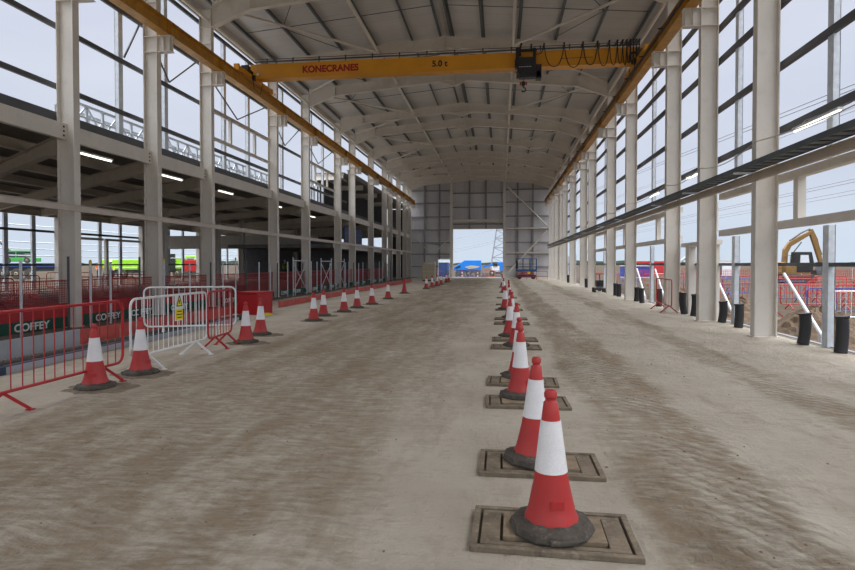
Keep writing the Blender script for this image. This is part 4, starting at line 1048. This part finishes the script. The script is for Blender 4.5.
m = MB(); m.tube([(-1.0, 0, 1.4), (-1.6, 0, 2.4), (-2.6, 0, 2.6), (-3.4, 0, 1.9), (-3.7, 0, .9)], .2, 8); m.build('arm', M['grey_sheet'], o, smooth=True)
m = MB(); m.box((-.9, -1.1, 0), (2.0, -.7, .5)); m.box((-.9, .7, 0), (2.0, 1.1, .5)); m.build('tracks', M['rubber'], o)
# soil heaps
def heap(x, y, rx, ry, h, lab):
    m = MB(); rnd = random.Random(int(x*10+y)); nr, na = 14, 44; vs = [(0, 0, h)]
    for i in range(1, nr+1):
        for j in range(na):
            u = i/nr; a = 2*math.pi*j/na; q = 1+.1*math.sin(3*a+x)+.06*math.sin(7*a)
            z = h*(math.cos(u*math.pi)*.5+.5)+rnd.gauss(0, .05)*h*(1-u*.7)
            vs.append((rx*u*q*math.cos(a), ry*u*q*math.sin(a), max(z, 0 if i < nr else -.05)))
    fs = [(0, 1+j, 1+(j+1) % na) for j in range(na)]
    for i in range(nr-1):
        for j in range(na): fs.append((1+i*na+j, 1+(i+1)*na+j, 1+(i+1)*na+(j+1) % na, 1+i*na+(j+1) % na))
    m.add(vs, fs); o = m.build('soil_heap', M['soil'], loc=(x, y, G), smooth=False)
    return tag(o, lab, 'soil', 'soil heaps outside', 'stuff')
heap(7.9, 15.4, 1.3, 2.2, .72, 'brown soil heap outside, between the first and second right columns')
heap(7.8, 11.6, 1.2, 1.5, .50, 'brown soil heap outside, near the right edge of the picture')
heap(7.9, 20.3, 1.3, 2.4, .66, 'brown soil heap outside, beyond the second right column')
heap(7.9, 27.0, 1.3, 3.0, .7, 'brown soil heap outside, beyond the third right column')
# barriers out on the site
cols = {'red': M['red_barrier'], 'blue': M['blue_barrier'], 'white': M['white_barrier']}
rnd = random.Random(11); nn = {}
def site_bar(x, y, rz, c, L=2.1):
    nn[c] = nn.get(c, 0)+1
    barrier(x, y, rz, L, cols[c], '%s crowd barrier outside the right wall, %s %s one going away' % (c, ORD[nn[c]-1], c), '%s barriers on the outside site' % c, 12 if y < 24 else 8, z=G, r=.02, bars=.008)
for x, y, rz, c in sorted(((9.6, 18.4, .15, 'white'), (11.6, 17.0, -.1, 'red'), (13.8, 17.0, .0, 'white'), (10.2, 20.6, .1, 'blue'), (12.2, 20.8, .05, 'blue'), (9.2, 20.5, 1.3, 'red'), (14.6, 20.3, .1, 'red'),
                    (11.0, 24.2, .1, 'red'), (13.2, 24.5, .05, 'red'), (15.4, 24.6, .05, 'blue'), (17.6, 24.4, .1, 'red'), (9.0, 25.0, .4, 'red'), (12.0, 28.6, .0, 'blue'), (14.3, 28.8, .1, 'red'), (16.6, 29, .0, 'red'), (19, 29.2, .1, 'white'),
                    (10.0, 33, .1, 'red'), (12.2, 33.4, .1, 'blue'), (15, 34, 0, 'red'), (17.2, 34.2, .1, 'red'), (19.5, 34.5, 0, 'red'), (22, 34.6, .1, 'blue'), (11, 40, .1, 'red'), (13.4, 40.6, 0, 'blue'), (16, 41, .1, 'red'), (18.6, 41.4, 0, 'red'), (21, 41.5, .1, 'red'), (24, 42, 0, 'red'), (26.4, 42, 0, 'red'),
                    (9.0, 47, .3, 'blue'), (11.5, 48, .1, 'red'), (14, 50, 0, 'blue'), (9, 56, .1, 'red'), (11.6, 58, 0, 'blue')), key=lambda q: q[0]**2+q[1]**2):
    site_bar(x, y, rz, c)
for k, (xa, xb, y) in enumerate(((16, 70, 75.0),)):
    o = empty('netting_fence', 'long red netting fence out on the site beyond the right wall, %s from the camera' % ORD[k], 'fence', (xa, y, G), .05, 'outdoor red netting')
    m = MB()
    for z in (.25, .45, .65, .85, 1.05): m.box((0, -.01, z-.02), (xb-xa, .01, z+.02))
    q = 0
    while q < xb-xa: m.box((q, -.01, .2), (q+.03, .01, 1.1)); q += .22
    m.build('netting', M['red_band'], o)
    m = MB(); q = 0
    while q < xb-xa: m.tube([(q, .03, 0), (q, .03, 1.25)], .03, 6); q += 3
    m.build('posts', M['galv'], o)
for k, (x, y, w_, h_, c, lb) in enumerate(((31, 88, 6, 2.2, 'white', 'white'), (27, 110, 6, 2.3, 'red_band', 'red'), (17.5, 78, 3, 1.5, 'blue_barrier', 'small blue'), (62, 96, 6, 2.2, 'yellow', 'ochre'))):
    o = empty('storage_container', '%s storage container far out on the site beyond the right wall' % lb, 'container', (x, y, G), .1*k, 'distant containers')
    m = MB(); m.box((-w_/2, -1.2, .12), (w_/2, 1.2, h_)); m.build('body', M[c], o)
    m = MB(); m.box((-w_/2-.04, -1.24, h_), (w_/2+.04, 1.24, h_+.1)); m.box((-w_/2, -1.2, 0), (w_/2, 1.2, .12)); m.build('rim', M['steel_grey'], o)
    m = MB()
    for q in range(10): m.box((-w_/2+.2+q*w_/10, -1.23, .2), (-w_/2+.3+q*w_/10, -1.2, h_-.1))
    m.build('side_ribs', M[c], o)
# barriers seen below the mezzanine
for k, (x, y, c) in enumerate(((-17.5, 15.8, 'red'), (-15.2, 18.5, 'red'), (-20.5, 20.0, 'red'), (-17.2, 22.8, 'red'), (-24.0, 27.5, 'red'), (-21.5, 31.0, 'red'), (-15.2, 25.0, 'white'))):
    barrier(x, y, .3+.1*k, 2.1, cols[c], '%s crowd barrier under the mezzanine, %s from the camera' % (c, ORD[k]), 'barriers under the mezzanine', 10)
for k, (x, y) in enumerate(((-16.5, 16.6), (-19.8, 21.2), (-22.2, 29.5))):
    m = MB(); m.tube([(0, -.3, 0), (.1, .55, 1.25)], .03, 8); m.box((-.08, -.38, 0), (.08, -.22, .02)); tag(m.build('wall_prop', M['white'], smooth=True, loc=(x, y, 0)), 'slanting white prop tube under the mezzanine, %s from the camera' % ORD[k], 'prop', 'white props under the mezzanine')
# people
def person(loc, rz, jacket, label):
    o = empty('person', label, 'person', loc, rz)
    def skin(name, verts, edges, mat, parent):
        me = bpy.data.meshes.new(name); me.from_pydata([v[:3] for v in verts], edges, [])
        ob = bpy.data.objects.new(name, me); COL.objects.link(ob); ob.parent = parent; me.materials.append(mat)
        md = ob.modifiers.new('skin', 'SKIN'); md.use_smooth_shade = True
        for v, sv in zip(verts, me.skin_vertices[0].data): sv.radius = (v[3], v[4] if len(v) > 4 else v[3])
        me.skin_vertices[0].data[0].use_root = True
        sb = ob.modifiers.new('sub', 'SUBSURF'); sb.levels = 1; sb.render_levels = 2
        return ob
    # body: pelvis, spine, neck, head, legs, arms
    V = [(0,0,.95,.13,.11), (0,0,1.15,.13,.10), (0,0,1.38,.15,.10), (0,0,1.50,.06,.06), (0,-.01,1.62,.085,.10), (0,0,1.74,.06,.07),
         (.09,0,.90,.085), (.10,-.01,.50,.06), (.11,.02,.09,.042), (.12,-.10,.04,.04),
         (-.09,0,.90,.085), (-.10,.02,.50,.06), (-.11,.03,.09,.042), (-.12,-.09,.04,.04),
         (.19,0,1.42,.055), (.25,.01,1.15,.042), (.22,-.14,.95,.033), (.21,-.2,.88,.03),
         (-.19,0,1.42,.055), (-.25,.01,1.15,.042), (-.22,-.1,.93,.033), (-.21,-.14,.86,.03)]
    E = [(0,1),(1,2),(2,3),(3,4),(4,5),(0,6),(6,7),(7,8),(8,9),(0,10),(10,11),(11,12),(12,13),(2,14),(14,15),(15,16),(16,17),(2,18),(18,19),(19,20),(20,21)]
    skin('body', V, E, M['skin'], o)
    J = [(0,0,.92,.155,.13), (0,0,1.15,.15,.12), (0,0,1.40,.165,.115), (0,0,1.49,.075,.075), (.20,0,1.43,.07), (.26,.01,1.15,.058), (.23,-.13,.97,.047), (-.20,0,1.43,.07), (-.26,.01,1.15,.058), (-.23,-.09,.95,.047)]
    skin('jacket', J, [(0,1),(1,2),(2,3),(2,4),(4,5),(5,6),(2,7),(7,8),(8,9)], jacket, o)
    T = [(0,0,.95,.14,.12), (.09,0,.88,.10), (.10,-.01,.50,.078), (.11,.02,.08,.062), (-.09,0,.88,.10), (-.10,.02,.50,.078), (-.11,.03,.08,.062)]
    skin('trousers', T, [(0,1),(1,2),(2,3),(0,4),(4,5),(5,6)], M['trouser'], o)
    m = MB(); m.lathe([(.125, 0), (.115, .02), (.108, .07), (.075, .12), (.02, .14)], 16, c=(0, 0, 1.67)); m.box((-.08, -.17, 1.67), (.08, -.09, 1.685)); m.build('hard_hat', M['white'], o, smooth=True)
    return o
person((-33.9, 46.0, -.02), .6, M['hivis'], 'person in a lime hi-vis jacket and dark trousers standing beyond the far left facade')
person((-38.1, 50.0, -.02), .9, M['hivis_orange'], 'person in an orange hi-vis jacket standing beyond the far left facade')
person((-18.0, 46.0, 0), 1.2, M['hivis'], 'person in a lime hi-vis jacket standing deep inside under the mezzanine')
# distant tree line
m = MB(); rnd = random.Random(5); xs_ = [-700+i*9 for i in range(170)]
top = [(x, 3.0+2.2*rnd.random()+2*math.sin(x*.013)) for x in xs_]
for i in range(len(top)-1):
    (a, ha), (b, hb) = top[i], top[i+1]
    m.add([(a, 0, -1), (b, 0, -1), (b, 0, hb), (a, 0, ha), (a, 14, -1), (b, 14, -1), (b, 14, hb*.8), (a, 14, ha*.8)], [(0,1,2,3), (3,2,6,7), (7,6,5,4)])
tag(m.build('distant_trees', M['tree'], loc=(0, 820, 0)), 'dark line of distant trees on the horizon', 'trees', None, 'stuff')

# ------------------------------------------------------------------ sky and view
wd = bpy.data.worlds.new('overcast_sky'); S.world = wd; wd.use_nodes = True
t = wd.node_tree; bg = t.nodes['Background']
tc = node(t, 'ShaderNodeTexCoord'); sp = node(t, 'ShaderNodeSeparateXYZ'); t.links.new(tc.outputs['Generated'], sp.inputs[0])
cr_ = node(t, 'ShaderNodeValToRGB'); t.links.new(sp.outputs[2], cr_.inputs[0])
el = cr_.color_ramp.elements; el[0].position = 0; el[0].color = (.55, .64, .75, 1); el[1].position = 1; el[1].color = (5.6, 5.65, 5.8, 1)
for p, c in ((.12, (.56, .615, .72)), (.40, (.565, .60, .715)), (.50, (1.7, 1.75, 1.88)), (.64, (3.5, 3.55, 3.7))):
    q = el.new(p); q.color = (*c, 1)
mp = node(t, 'ShaderNodeMapping'); mp.inputs['Scale'].default_value = (1.2, 1.2, 3.5); t.links.new(tc.outputs['Generated'], mp.inputs[0])
nz = noise(t, mp.outputs[0], 2.2, 5, .55)
mul = node(t, 'ShaderNodeMix'); mul.data_type = 'RGBA'; mul.blend_type = 'MULTIPLY'; mul.inputs[0].default_value = 1
t.links.new(cr_.outputs[0], mul.inputs[6]); t.links.new(mixc(t, ramp(t, nz, .3, .7), (.93, .94, .96), (1.07, 1.06, 1.04)), mul.inputs[7])
t.links.new(mul.outputs[2], bg.inputs[0]); bg.inputs[1].default_value = 1.0
S.view_settings.view_transform = 'Standard'; S.view_settings.look = 'None'; S.view_settings.gamma = 1; S.view_settings.use_curve_mapping = False
S.view_settings.exposure = 0.2
S.cycles.max_bounces = 8; S.cycles.diffuse_bounces = 5; S.cycles.transparent_max_bounces = 24
